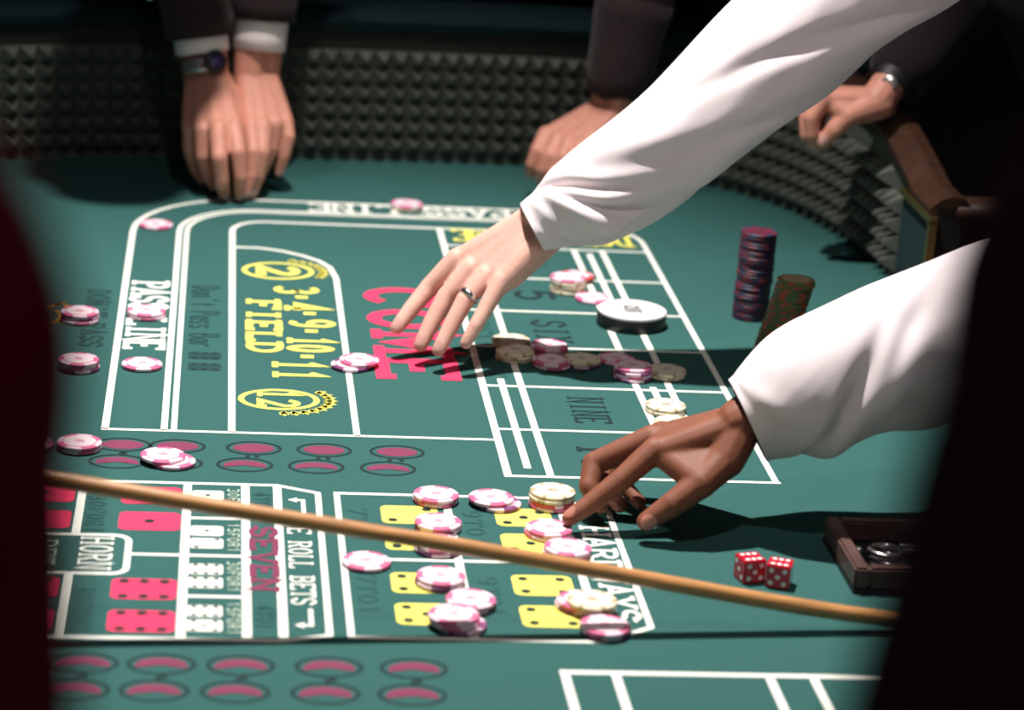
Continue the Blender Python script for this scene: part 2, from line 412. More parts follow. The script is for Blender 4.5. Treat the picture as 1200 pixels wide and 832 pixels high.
for pts in ([(0.262, MY - 2.136), (0.509, MY - 2.136)], [(0.2655, MY - 2.136), (0.2655, 1.0)], [(0.303, MY - 2.136), (0.303, 1.0)], [(0.4175, MY - 2.136), (0.4175, 1.0)], [(0.4505, MY - 2.136), (0.4505, 1.0)], [(0.505, MY - 2.136), (0.505, 1.0)],
            [(-0.093, MY - 2.2235), (0.2645, MY - 2.2235)], [(-0.0895, MY - 2.2235), (-0.0895, 1.0)], [(-0.037, MY - 2.2235), (-0.037, 1.0)], [(0.0235, MY - 2.2235), (0.0235, 1.0)], [(0.1365, MY - 2.2235), (0.1365, 1.1)]):
    thick(bm, pts, W)
for y in (2.2535, 2.380, 2.507, 2.634, 2.7615): thick(bm, [(0.2665, MY - y), (0.505, MY - y)], 0.0052)
ink('near_box_lines', bm, 'ink_white')

# lettering: slab-serif strokes
A = arc
GL = {
 'P': ([[(.15, 0), (.15, 1)], [(.15, .96)] + A(.5, .72, .38, .24, 90, -90) + [(.15, .48)]], [(.2, .03), (.1, .97)]),
 'A': ([[(.08, 0), (.5, 1), (.92, 0)], [(.25, .33), (.75, .33)]], [(.1, .03), (.9, .03)]),
 'S': ([A(.5, .74, .38, .24, 20, 270) + A(.5, .26, .38, .24, 90, -160)], [(.87, .80), (.12, .2)]),
 'L': ([[(.2, 1), (.2, .03), (.92, .03), (.92, .22)]], [(.2, .97)]),
 'I': ([[(.5, 0), (.5, 1)]], [(.5, .03), (.5, .97)]),
 'N': ([[(.13, 0), (.13, 1), (.87, 0), (.87, 1)]], [(.13, .03), (.13, .97), (.87, .97)]),
 'E': ([[(.92, .2), (.92, .03), (.15, .03), (.15, .97), (.92, .97), (.92, .8)], [(.15, .5), (.65, .5)]], [(.15, .03), (.15, .97)]),
 'F': ([[(.18, 0), (.18, .97), (.92, .97), (.92, .78)], [(.18, .5), (.68, .5)]], [(.18, .03), (.12, .97)]),
 'D': ([[(.15, .03), (.15, .97)] + A(.4, .5, .48, .47, 90, -90) + [(.15, .03)]], [(.12, .03), (.12, .97)]),
 'C': ([A(.52, .5, .4, .47, 40, 320, 16)], [(.84, .82)]),
 'O': ([A(.5, .5, .4, .47, 0, 360, 20)], []),
 'M': ([[(.08, 0), (.08, 1), (.5, .25), (.92, 1), (.92, 0)]], [(.08, .03), (.92, .03), (.08, .97), (.92, .97)]),
 'X': ([[(.1, 0), (.9, 1)], [(.1, 1), (.9, 0)]], [(.1, .03), (.9, .03), (.1, .97), (.9, .97)]),
 'H': ([[(.13, 0), (.13, 1)], [(.87, 0), (.87, 1)], [(.13, .5), (.87, .5)]], [(.13, .03), (.13, .97), (.87, .03), (.87, .97)]),
 'R': ([[(.15, 0), (.15, 1)], [(.15, .96)] + A(.48, .73, .38, .23, 90, -90) + [(.15, .5)], [(.5, .5), (.9, 0)]], [(.15, .03), (.12, .97), (.9, .03)]),
 'B': ([[(.15, .03), (.15, .97)] + A(.5, .74, .34, .23, 90, -90) + [(.15, .51)], A(.5, .27, .4, .24, 90, -90) + [(.15, .03)]], [(.12, .03), (.12, .97)]),
 'T': ([[(.5, 0), (.5, .97)], [(.06, .78), (.06, .97), (.94, .97), (.94, .78)]], [(.5, .03)]),
 'W': ([[(.04, 1), (.28, 0), (.5, .8), (.72, 0), (.96, 1)]], [(.06, .97), (.94, .97)]),
 'Y': ([[(.08, 1), (.5, .45), (.92, 1)], [(.5, .5), (.5, 0)]], [(.08, .97), (.92, .97), (.5, .03)]),
 'V': ([[(.08, 1), (.5, 0), (.92, 1)]], [(.08, .97), (.92, .97)]),
 "'": ([[(.5, 1), (.4, .72)]], []),
 '.': ([[(.5, .42), (.5, .58)]], []),
 '0': ([A(.5, .5, .36, .47, 0, 360, 20)], []), '1': ([[(.28, .76), (.52, .97), (.52, 0)]], [(.52, .03)]),
 '2': ([A(.5, .72, .36, .25, 170, -40) + [(.14, .04), (.9, .04), (.9, .2)]], []), '3': ([A(.46, .74, .36, .23, 150, -90, 12) + A(.46, .26, .4, .25, 90, -150, 12)], []),
 '4': ([[(.68, 0), (.68, .97), (.08, .28), (.96, .28)]], [(.68, .03)]), '5': ([[(.85, .95), (.25, .95), (.2, .55)] + A(.48, .33, .38, .30, 130, -150, 14)], []),
 '6': ([A(.55, .55, .38, .42, 60, 180, 8) + A(.53, .29, .36, .27, 180, -180, 16)], []), '7': ([[(.1, .78), (.12, .96), (.9, .96), (.4, 0)]], []),
 '8': ([A(.5, .74, .30, .23, 0, 360, 16), A(.5, .26, .38, .25, 0, 360, 16)], []), '9': ([A(.47, .71, .36, .27, 0, 360, 16), A(.45, .45, .38, .42, 20, -120, 8)], []),
 't': ([[(.5, 0), (.5, .8)], [(.15, .58), (.85, .58)]], []), 'n': ([[(.15, 0), (.15, .6)], A(.48, .3, .34, .3, 160, 0) + [(.82, 0)]], []),
 'o': ([A(.5, .3, .36, .29, 0, 360, 14)], []), 'a': ([A(.48, .3, .34, .29, 0, 360, 14), [(.84, .6), (.84, 0)]], []),
 's': ([A(.5, .45, .32, .15, 20, 270) + A(.5, .15, .32, .15, 90, -160)], []), 'r': ([[(.2, 0), (.2, .6)], A(.55, .3, .35, .3, 160, 60)], []),
}
def text(bm, s, x0, y0, adv, up, cap, pitch, t, widths=0.80, slab=True, z=ZL + 0.0001):
    """letters from (x0,y0) along adv with tops along up; t = stroke width"""
    a, u = V((*adv, 0)), V((*up, 0)); o = V((x0, y0, 0)); gw = pitch * widths
    for i, ch in enumerate(s):
        if ch == ' ': continue
        st, sf = GL[ch]; q = o + a * (pitch * i + (pitch - gw) / 2)
        for line in st:
            thick(bm, [(q + a * (px * gw) + u * (py * cap))[:2] for px, py in line], t, z)
        if slab:
            for px, py in sf:
                c = q + a * (px * gw) + u * (py * cap); e = a * (t * 1.05)
                thick(bm, [(c - e)[:2], (c + e)[:2]], t * 0.75, z)
DN, RT, LF, TOWARD = (0, -1), (1, 0), (-1, 0), (0, -1)
def word(name, inkname, s, *args, **k):
    x0, y0, adv, up, cap, pitch, t = args; at = 0
    for wd in s.split(' '):     # each printed word is a piece of its own
        bm = bmesh.new(); text(bm, wd, x0 + adv[0] * pitch * at, y0 + adv[1] * pitch * at, adv, up, cap, pitch, t, **k); ink(name, bm, inkname); at += len(wd) + 1
word('pass_line_lettering', 'ink_white', 'PASS LINE', -0.0815, 2.698, DN, RT, 0.0375, 0.0265, 0.0066, widths=0.92)
word('pass_line_lettering', 'ink_white', 'PASS LINE', 0.360, 3.0585, LF, DN, 0.037, 0.0273, 0.0066, widths=0.92)
word('field_lettering', 'ink_yellow', 'FIELD', 0.040, 2.645, DN, RT, 0.032, 0.0370, 0.0080, widths=0.88)
word('come_lettering', 'ink_red', 'COME', 0.168, 2.715, DN, RT, 0.073, 0.0825, 0.0150, widths=0.80)
for s, x, y, cap, pit in (('3', 0.071, 2.699, 0.043, 0.030), ('4', 0.0795, 2.637, 0.043, 0.030), ('9', 0.084, 2.579, 0.043, 0.030), ('10', 0.080, 2.5175, 0.043, 0.0255), ('11', 0.0640, 2.441, 0.046, 0.031)):
    word('field_number', 'ink_yellow', s, x, y, DN, RT, cap, pit, 0.0082, widths=0.86)
bm = bmesh.new()
for x, y in ((0.097, 2.6585), (0.104, 2.600), (0.104, 2.5385), (0.0975, 2.4535)): thick(bm, [(x - 0.0065, y), (x + 0.0065, y)], 0.010)
ink('field_dots', bm, 'ink_yellow')
def emblem(cx, cy, rx, ry, s, leaf_dir):
    bm = bmesh.new(); thick(bm, A(cx, cy, rx, ry, 0, 360, 36)[:-1], 0.0058, closed=True)
    if len(s) == 1: text(bm, s, cx - 0.021, cy + 0.022, DN, RT, 0.042, 0.044, 0.010)
    else: text(bm, s, cx - 0.019, cy + 0.028, DN, RT, 0.037, 0.026, 0.0068)
    for a in leaf_dir:   # sprig of leaves around one side of the ring
        r = math.radians(a)
        for k, (q, l) in enumerate(((0.0, 0.011), (0.35, 0.009), (-0.35, 0.009))):
            bx, by = cx + (rx + 0.006) * math.cos(r), cy + (ry + 0.006) * math.sin(r)
            ex, ey = bx + l * 1.3 * math.cos(r + q), by + l * 1.3 * math.sin(r + q); nx, ny = -math.sin(r + q) * l * 0.33, math.cos(r + q) * l * 0.33
            mx, my = (bx + ex) / 2, (by + ey) / 2
            poly(bm, [(bx, by, ZL), (mx - nx, my - ny, ZL), (ex, ey, ZL), (mx + nx, my + ny, ZL)])
    ink('wreath_emblem', bm, 'ink_yellow')
emblem(0.0735, 2.757, 0.037, 0.031, '2', range(-25, 76, 12))
emblem(0.0675, 2.3195, 0.0355, 0.0275, '12', range(-85, 46, 12))
word('bar_lettering', 'ink_grey', "Don't Pass Bar", -0.019, 2.690, DN, RT, 0.030, 0.0155, 0.0034, widths=0.85, slab=False)
word('left_lettering', 'ink_grey', "DON'T PASS", -0.127, 2.662, DN, RT, 0.023, 0.0200, 0.0036)
word('box_number', 'ink_dark', '4', 0.330, 2.848, DN, RT, 0.042, 0.045, 0.0062)
word('box_number', 'ink_dark', '5', 0.330, 2.722, DN, RT, 0.042, 0.050, 0.0066)
word('box_number', 'ink_dark', 'SIX', 0.336, 2.605, DN, RT, 0.036, 0.0270, 0.0042)
word('box_number', 'ink_dark', '8', 0.332, 2.466, DN, RT, 0.042, 0.050, 0.0062)
word('box_number', 'ink_dark', 'NINE', 0.344, 2.354, DN, RT, 0.034, 0.0195, 0.0034)
word('box_number', 'ink_dark', '10', 0.336, 2.222, DN, RT, 0.042, 0.034, 0.0062)
word('corner_lettering', 'ink_yellow', "DON'T COME", 0.492, 2.961, LF, DN, 0.050, 0.0212, 0.0062, widths=0.9)
for y in (2.595, 2.472): word('side_lettering', 'ink_faint', 'BET', 0.2725, y, DN, RT, 0.018, 0.022, 0.0036, slab=False)
word('horn_lettering', 'ink_white', 'HORN', -0.0955, 1.965, DN, RT, 0.0255, 0.0175, 0.0027)
word('horn_lettering', 'ink_dim', 'BET', -0.132, 1.957, DN, RT, 0.019, 0.0180, 0.0027)
word('seven_lettering', 'ink_magenta', 'SEVEN', 0.0395, 1.997, DN, RT, 0.0200, 0.0275, 0.0052, widths=0.85)
word('roll_lettering', 'ink_white', 'ONE ROLL BETS', 0.0695, 2.0235, DN, RT, 0.0185, 0.01455, 0.0023, widths=0.86)
word('hard_ways_lettering', 'ink_white', 'HARDWAYS', 0.3135, 2.0150, DN, RT, 0.0235, 0.0250, 0.0042, widths=0.86)
for y0, y1 in ((2.028, 2.058), (1.828, 1.797)):   # little arrows before and after the words
    bm = bmesh.new()
    thick(bm, [(0.0835, y0), (0.0835, y1), (0.0775, y1)], 0.0036)
    poly(bm, [(0.0705, y1, ZL), (0.0785, y1 + 0.0055, ZL), (0.0785, y1 - 0.0055, ZL)])
    ink('roll_arrow', bm, 'ink_white')
for i, y in enumerate((2.0815, 2.0010, 1.9200, 1.8390)):
    word('odds_lettering', 'ink_dim', ('30FOR1', '15FOR1', '30FOR1', '15FOR1')[i], 0.0205, y, DN, RT, 0.0095, 0.0105, 0.0015, slab=False)
for y in (2.075, 1.835): word('odds_lettering', 'ink_faint', '4TO1', 0.042, y, DN, RT, 0.014, 0.0115, 0.0022, slab=False)
for x, y, s in ((0.121, 2.045, '7TO1'), (0.121, 1.900, '7TO1'), (0.217, 2.045, '9TO1'), (0.217, 1.900, '9TO1')):
    word('odds_lettering', 'ink_faint', s, x, y, DN, RT, 0.015, 0.020, 0.0022, slab=False)
for y in (2.060, 1.865): word('odds_lettering', 'ink_faint', '30FOR1', -0.094, y, DN, RT, 0.014, 0.0145, 0.0022, slab=False)
PIPS = {1: [(0, 0)], 2: [(-1, -1), (1, 1)], 3: [(-1, -1), (0, 0), (1, 1)], 4: [(-1, -1), (-1, 1), (1, -1), (1, 1)], 5: [(-1, -1), (-1, 1), (1, -1), (1, 1), (0, 0)], 6: [(-1, -1), (0, -1), (1, -1), (-1, 1), (0, 1), (1, 1)]}
def print_die(cx, cy, w, h, n, inkname, edge=False, name='printed_die'):
    bm = bmesh.new(); r = min(w, h) * 0.16; pts = []
    for sx, sy, a0 in ((1, 1, 0), (-1, 1, 90), (-1, -1, 180), (1, -1, 270)):
        pts += [(x, y, ZL) for x, y in A(cx + sx * (w / 2 - r), cy + sy * (h / 2 - r), r, r, a0, a0 + 90, 4)]
    poly(bm, pts)
    e = 0.36 if edge else 0.31
    for px, py in PIPS[n]:
        f = poly(bm, [(x, y, ZL + 0.0002) for x, y in A(cx + px * w * 0.31, cy + py * h * e, w * 0.085, h * 0.10, 0, 360, 12)[:-1]], 1)
    o = tpart(name, bm, [M[inkname], M['ink_dark']]); return o
for cx, vals in ((0.172, (2, 2, 5, 5)), (0.268, (3, 3, 4, 4))):
    for cy, n in zip((2.030, 1.972, 1.8835, 1.8225), vals): print_die(cx, cy, 0.048, 0.041, n, 'ink_yellow', name='yellow_printed_die')
for cx in (-0.043, -0.131):
    for cy, n in ((2.0600, 1), (2.0015, 1), (1.8600, 6), (1.7990, 6)): print_die(cx, cy, 0.050, 0.040, n, 'ink_red', True, name='red_printed_die')
for k, (y, vals) in enumerate(((2.0505, (1, 1)), (1.9695, (1, 2)), (1.8885, (6, 6)), (1.8065, (6, 5)))):
    for dy, n in zip((0.0135, -0.0135), vals): print_die(0.0038, y + dy, 0.0265, 0.0215, n, 'ink_white', True, name='white_printed_die')
for dy in (2.446, 2.411): print_die(-0.003, dy, 0.032, 0.022, 6, 'ink_grey', True, name='dark_printed_die')
# linked ovals between the sections
def oval(x, y, s=1, full=False):
    bm = bmesh.new(); thick(bm, A(x, y, 0.0235, 0.0165, 0, 360, 28)[:-1], 0.0028, closed=True)
    thick(bm, [(x + 0.002, y - 0.017 * s), (x + 0.003, y - 0.024 * s)], 0.004); ink('oval_ring', bm, 'ink_dark')
    bm = bmesh.new(); (poly(bm, [(a, b, ZL) for a, b in A(x, y, 0.0185, 0.0115, 0, 360, 28)[:-1]]) if full else thick(bm, A(x, y - 0.003, 0.0125, 0.0075, -15, 195, 14), 0.0125)); ink('oval_letter', bm, 'ink_magenta')
for i, (x0, x1) in enumerate(((-0.072, -0.075), (-0.024, -0.026), (0.043, 0.035), (0.1055, 0.097), (0.1705, 0.160))):
    oval(x0, 2.1835, 1, True); oval(x1, 2.1405, -1)
for x in (-0.081, -0.026, 0.0305, 0.094, 0.1555): oval(x, 1.7235, 1); oval(x - 0.004, 1.679, -1)
bm = bmesh.new()   # gold flourish beside the left-hand chips
for p in ([(-0.176, 2.530), (-0.168, 2.537), (-0.160, 2.536), (-0.153, 2.545), (-0.150, 2.565), (-0.157, 2.580)], [(-0.150, 2.560), (-0.144, 2.580), (-0.147, 2.602)], [(-0.160, 2.600), (-0.153, 2.606), (-0.166, 2.590)], [(-0.146, 2.535), (-0.140, 2.550), (-0.135, 2.545)]):
    thick(bm, spline(p, 14), 0.0058)
ink('gold_flourish', bm, 'ink_gold')
# ---------------------------------------------------------------- chips
CT = 0.0033; CR = 0.0195
def chip_mesh(name, spots, seg=32, duty=0.4):
    bm = bmesh.new(); prof = [(0.0, 0.0), (CR - 0.0007, 0.0), (CR, 0.0006), (CR, CT - 0.0006), (CR - 0.0007, CT), (0.0150, CT), (0.0, CT)]
    prev = None
    for pi, (r, z) in enumerate(prof):
        ring = [bm.verts.new((0, 0, z))] if r == 0 else [bm.verts.new((r * math.cos(2 * PI * k / seg), r * math.sin(2 * PI * k / seg), z)) for k in range(seg)]
        if prev:
            for k in range(seg):
                vs = []
                for q in (prev[k % len(prev)], prev[(k + 1) % len(prev)], ring[(k + 1) % len(ring)], ring[k % len(ring)]):
                    if q not in vs: vs.append(q)
                f = bm.faces.new(vs)
                on = ((k * spots / seg) % 1.0) < duty
                f.material_index = 1 if (on and 1 <= pi <= 5) else 0
        prev = ring
    me = bpy.data.meshes.new(name); bm.to_mesh(me); bm.free(); return me
def inlay_mesh(name, n=24):
    bm = bmesh.new(); r = 0.0142; z = CT + 0.00025
    t = [bm.verts.new((r * math.cos(2 * PI * k / n), r * math.sin(2 * PI * k / n), z)) for k in range(n)]
    b = [bm.verts.new((v.co.x, v.co.y, CT - 0.0002)) for v in t]
    bm.faces.new(t); bm.faces.new(b[::-1])
    for k in range(n): bm.faces.new([b[k], b[(k + 1) % n], t[(k + 1) % n], t[k]])
    for k in range(3):   # small printed mark in the middle
        y = (k - 1) * 0.0024; l = (0.0040, 0.0052, 0.0034)[k]
        f = bm.faces.new([bm.verts.new(p) for p in ((-l, y - 0.0006, z + 0.0001), (l, y - 0.0006, z + 0.0001), (l, y + 0.0006, z + 0.0001), (-l, y + 0.0006, z + 0.0001))]); f.material_index = 1
    me = bpy.data.meshes.new(name); bm.to_mesh(me); bm.free(); return me
def kind(nm, base, spot, inl, mark, spots=6, duty=0.42):
    a = chip_mesh(nm, spots, duty=duty); a.materials.append(M[base]); a.materials.append(M[spot])
    b = inlay_mesh(nm + '_inlay'); b.materials.append(M[inl]); b.materials.append(M[mark]); return a, b
KIND = {
 'pink': kind('pink_chip', 'chip_pink', 'chip_white', 'inlay_pink', 'chip_pink', 4, 0.40),
 'plum': kind('plum_chip', 'chip_purple', 'chip_white', 'inlay_pink', 'chip_pink', 4, 0.45),
 'cream': kind('cream_chip', 'chip_cream', 'chip_tan', 'inlay_cream', 'inlay_dark', 6, 0.22),
 'red': kind('red_chip', 'chip_red', 'chip_white', 'inlay_pink', 'chip_red', 4, 0.2),
 'blue': kind('blue_chip', 'chip_blue', 'chip_crimson', 'chip_crimson', 'chip_blue', 6, 0.5),
 'green': kind('green_chip', 'chip_green', 'chip_rust', 'chip_tan', 'inlay_dark', 6, 0.32),
}
def chip(k, x, y, lvl, label, group=None, tilt=None, z=None):
    """lvl = how many chips lie beneath"""
    a, b = KIND[k]
    o = bpy.data.objects.new('casino_chip', a); COL.objects.link(o)
    o.location = (x, y, (lvl * CT + 0.0008) if z is None else z)
    o.rotation_euler = (tilt[0] if tilt else 0, tilt[1] if tilt else 0, random.uniform(0, 6.28))
    i = bpy.data.objects.new('inlay', b); COL.objects.link(i); i.parent = o
    return tag(o, label, 'casino chip', group)
def stack(kinds, x, y, where, group=None, jit=0.0008, shifts=None):
    """a short stack, bottom first; every chip is a thing of its own with its own label"""
    names = {'pink': 'pink and white', 'plum': 'plum-edged pink', 'cream': 'cream', 'red': 'red'}
    n = len(kinds)
    for i, k in enumerate(kinds):
        pos = '' if n == 1 else ('bottom one ' if i == 0 else 'top one ' if i == n - 1 else ('second' if i == 1 else 'third' if i == 2 else 'fourth') + ' from bottom ')
        lab = '%s casino chip, %s%s' % (names[k], pos, where)
        dx, dy = shifts[i] if shifts else (random.uniform(-jit, jit), random.uniform(-jit, jit))
        chip(k, x + dx, y + dy, i, lab, group)
G1 = 'pink chips on the pass line'; G2 = 'chips on the place boxes'; G3 = 'pink chips on the hard ways'; G4 = 'pink chips left of the pass line'; G5 = 'chips on the linked ovals'
stack(['pink'], -0.064, 2.925, 'at the far curved corner of the pass line', G1)
stack(['cream', 'pink'], 0.234, 3.050, 'on the far pass line lettering', G1)
stack(['pink', 'plum', 'pink'], -0.130, 2.548, 'beside the gold flourish', G4)
stack(['plum', 'pink', 'pink'], -0.122, 2.393, 'nearer of two left of pass line', G4)
stack(['pink', 'pink'], -0.064, 2.571, 'covering the middle of PASS LINE', G1)
stack(['pink'], -0.062, 2.406, 'just below the word PASS LINE', G1)
stack(['plum', 'pink'], 0.139, 2.423, 'straddling the line between FIELD and COME', None, shifts=[(0, 0), (0.0085, 0.006)])
stack(['cream', 'cream', 'cream', 'cream', 'pink'], 0.389, 2.715, 'in box five', G2, shifts=[(0, 0), (0, .0006), (.0006, 0), (0, 0), (-.0004, 0.0008)])
stack(['cream', 'red'], 0.4035, 2.757, 'behind the stack in box five', G2, shifts=[(-.004, 0), (.001, 0.002)])
stack(['pink'], 0.4130, 2.685, 'at right foot of the stack in box five', G2)
stack(['cream'], 0.4370, 2.6560, 'touching far side of white puck', G2)
stack(['cream', 'cream'], 0.3065, 2.512, 'farther of two at left of box eight', G2, jit=.0005)
stack(['cream', 'cream', 'cream'], 0.3050, 2.467, 'nearer of two at left of box eight', G2)
stack(['pink', 'pink'], 0.3430, 2.4970, 'right of the farther cream stack at box eight', G2)
stack(['pink', 'pink'], 0.3400, 2.4480, 'right of the nearer cream stack at box eight', G2, jit=.0005)
stack(['plum', 'cream'], 0.3720, 2.4560, 'in middle of box eight', G2)
stack(['pink'], 0.4085, 2.4700, 'between two stacks in box eight', G2)
stack(['plum', 'pink', 'plum', 'pink'], 0.4170, 2.417, 'at right corner of box eight', G2)
stack(['cream', 'cream'], 0.4535, 2.4270, 'beside the plum stack right of box eight', G2)
stack(['cream', 'cream'], 0.4350, 2.318, 'farther of two on line beside NINE', G2)
stack(['cream'], 0.4370, 2.2785, 'nearer of two on line beside NINE', G2)
stack(['pink', 'pink'], -0.0350, 2.1410, 'on the second oval pair from left', G5, shifts=[(.008, -.003), (-.001, .001)])
stack(['pink', 'pink'], -0.1095, 2.170, 'on the leftmost clear oval pair', G5)
stack(['pink'], -0.1500, 2.172, 'at far left of ovals beside dark foreground arm', G5)
stack(['pink', 'pink'], 0.1965, 2.064, 'at top left above yellow two-two dice', G3)
stack(['plum', 'pink'], 0.2430, 2.059, 'at top middle between two yellow dice columns', G3, shifts=[(0.006, -0.003), (0, 0)])
stack(['pink', 'red', 'cream', 'cream'], 0.2950, 2.060, 'at top right above yellow three-three dice', G3)
stack(['plum', 'pink'], 0.1935, 2.000, 'just above stick left of middle', G3)
stack(['plum', 'pink'], 0.1900, 1.953, 'half hidden under the stick', G3)
stack(['pink'], 0.1310, 1.919, 'alone at the left edge', G3)
stack(['pink', 'pink'], 0.2840, 1.9920, 'under the pointing finger', G3, shifts=[(0, 0), (.001, .0)])
stack(['pink', 'pink'], 0.2950, 1.9500, 'just below the pointed-at stack', G3)
stack(['plum', 'pink'], 0.1860, 1.883, 'on upper of yellow five-five dice', G3)
stack(['plum', 'pink'], 0.2065, 1.839, 'farther of two by lower five-five die', G3)
stack(['plum', 'pink', 'pink'], 0.1900, 1.800, 'nearer of two by lower five-five die', G3, shifts=[(.006, -.001), (.001, 0), (0, .001)])
stack(['plum', 'pink', 'cream'], 0.2960, 1.838, 'farther of two at lower right corner', G3, shifts=[(-.004, 0.004), (-.003, .003), (.004, -.004)])
stack(['plum', 'pink'], 0.3050, 1.794, 'nearer of two at lower right corner', G3)
for i in range(3): chip('pink', 0.735 + 0.0003 * i, 2.377, i, ('bottom', 'middle', 'top')[i] + ' pink casino chip of three under the lower white sleeve', 'pink chips under the lower sleeve')
# two tall towers on the dealers' side; nothing tells the middle chips of a tower apart
for i in range(29):
    s = 0.0 if i < 12 else 0.0012
    chip('blue', 0.578 + s + random.uniform(-.0006, .0006), 2.640 + random.uniform(-.0006, .0006), i, 'lowest chip of the tall blue and crimson tower' if i == 0 else 'topmost chip of the tall blue and crimson tower' if i == 28 else 'blue and crimson casino chip in the middle of the taller dark tower', 'blue and crimson chips in the taller tower')
for i in range(25):
    chip('green', 0.574 + 0.0008 * i + random.uniform(-.0006, .0006), 2.503 + random.uniform(-.0006, .0006), i, 'lowest chip of the leaning green tower' if i == 0 else 'topmost chip of the leaning green tower' if i == 24 else 'green and rust casino chip in the middle of the leaning green tower', 'green and rust chips in the leaning tower')

# ---------------------------------------------------------------- point puck
puck = empty('point_puck', 'large round white-topped puck with black rim, standing in box six', 'puck', (0.4425, 2.598, 0.0008))
bm = bmesh.new(); tube(bm, [(0, 0, 0), (0, 0, 0.001), (0, 0, 0.0125), (0, 0, 0.0135)], [0.0355, 0.0368, 0.0368, 0.0358], 48); obj('puck_body', bm, M['black'], puck)
bm = bmesh.new(); tube(bm, [(0, 0, 0.0135), (0, 0, 0.0160), (0, 0, 0.0168)], [0.0366, 0.0366, 0.0355], 48); obj('white_disc', bm, M['puck_white'], puck)
bm = bmesh.new(); text(bm, 'ON', -0.008, 0.0135, DN, RT, 0.016, 0.0135, 0.0030, z=0.0170); obj('puck_lettering', bm, M['ink_dark'], puck)

# ---------------------------------------------------------------- dice
def die(x, y, rz, label, a=0.0195):
    o = empty('die', label, 'die', (x, y, 0.0004), 'red dice'); o.rotation_euler = (0, 0, rz)
    bm = bmesh.new(); box(bm, (-a / 2, -a / 2, 0), (a / 2, a / 2, a), bev=0.0009); obj('die_cube', bm, M['dice'], o)
    h = a / 2; q = a * 0.27
    faces = [(V((0, 0, a)), V((1, 0, 0)), V((0, 1, 0)), V((0, 0, 1)), 6), (V((0, -h, h)), V((1, 0, 0)), V((0, 0, 1)), V((0, -1, 0)), 5), (V((h, 0, h)), V((0, 1, 0)), V((0, 0, 1)), V((1, 0, 0)), 4),
             (V((-h, 0, h)), V((0, 1, 0)), V((0, 0, 1)), V((-1, 0, 0)), 3), (V((0, h, h)), V((1, 0, 0)), V((0, 0, 1)), V((0, 1, 0)), 2)]
    bm = bmesh.new()
    for c, u, v, n, k in faces:
        for px, py in PIPS[k]:
            p = c + u * px * q + v * py * q + n * 0.0001
            vs = [bm.verts.new(p + (u * math.cos(2 * PI * t / 14) + v * math.sin(2 * PI * t / 14)) * a * 0.105) for t in range(14)]
            f = bm.faces.new(vs)
            if f.normal.dot(n) < 0: f.normal_flip()
    obj('pips', bm, M['pip'], o)
die(0.4375, 1.9060, 0.25, 'translucent red die with white pips, left of the pair on felt')
die(0.4595, 1.8960, -0.35, 'translucent red die with white pips, right of pair near dark tray')

# ---------------------------------------------------------------- dealer's tray
tray = empty('wooden_tray', 'shallow dark wooden tray holding steel pieces at the right edge', 'tray', (0.60, 1.937, 0.0003))
TX, TY = 0.0830, 0.0570
bm = bmesh.new(); box(bm, (-TX, -TY, 0), (TX, TY, 0.004)); obj('tray_bottom', bm, M['black'], tray)
for nm, lo, hi in (('tray_side', (-TX, -TY, 0.004), (-TX + 0.012, TY, 0.022)), ('tray_side', (TX - 0.012, -TY, 0.004), (TX, TY, 0.022)), ('tray_side', (-TX + 0.012, -TY, 0.004), (TX - 0.012, -TY + 0.012, 0.022)), ('tray_side', (-TX + 0.012, TY - 0.012, 0.004), (TX - 0.012, TY, 0.022))):
    bm = bmesh.new(); box(bm, lo, hi, bev=0.002); obj(nm, bm, M['wood_tray'], tray)
def torus(bm, c, R, r, n=28, m=10, sq=1.0):
    vs = [[bm.verts.new((c[0] + (R + r * math.cos(2 * PI * j / m)) * math.cos(2 * PI * i / n), c[1] + (R + r * math.cos(2 * PI * j / m)) * math.sin(2 * PI * i / n), c[2] + r * sq * math.sin(2 * PI * j / m))) for j in range(m)] for i in range(n)]
    for i in range(n):
        for j in range(m): bm.faces.new([vs[i][j], vs[(i + 1) % n][j], vs[(i + 1) % n][(j + 1) % m], vs[i][(j + 1) % m]])
bm = bmesh.new(); torus(bm, (0, 0, 0.0032), 0.0125, 0.0032); o = obj('steel_ring', bm, M['steel'], smooth=True); o.location = (0.5580, 1.9370, 0.0045); tag(o, 'thick polished steel ring, lower of two stacked in the tray', 'ring', 'steel rings in the tray')
o = o.copy(); COL.objects.link(o); o.location = (0.5560, 1.9385, 0.0110); tag(o, 'thick polished steel ring, upper of two stacked in the tray', 'ring', 'steel rings in the tray')
bm = bmesh.new(); ellipsoid(bm, (0, 0, 0.0045), [V((.0045, 0, 0)), V((0, .0045, 0)), V((0, 0, .0045))], 14); o = obj('steel_ball', bm, M['steel'], smooth=True); o.location = (0.5370, 1.9500, 0.0045); tag(o, 'small bright steel ball left of the rings in tray', 'ball')
for k, y in enumerate((1.9640, 1.9545)):
    bm = bmesh.new(); capsule(bm, (-0.020, 0, 0.0036), (0.020, 0, 0.0036), 0.0036, seg=14); o = obj('steel_rod', bm, M['steel'], smooth=True); o.location = (0.5960, y, 0.0045); tag(o, ('farther' if k == 0 else 'nearer') + ' of two polished steel rods in the tray', 'rod', 'steel rods in the tray')
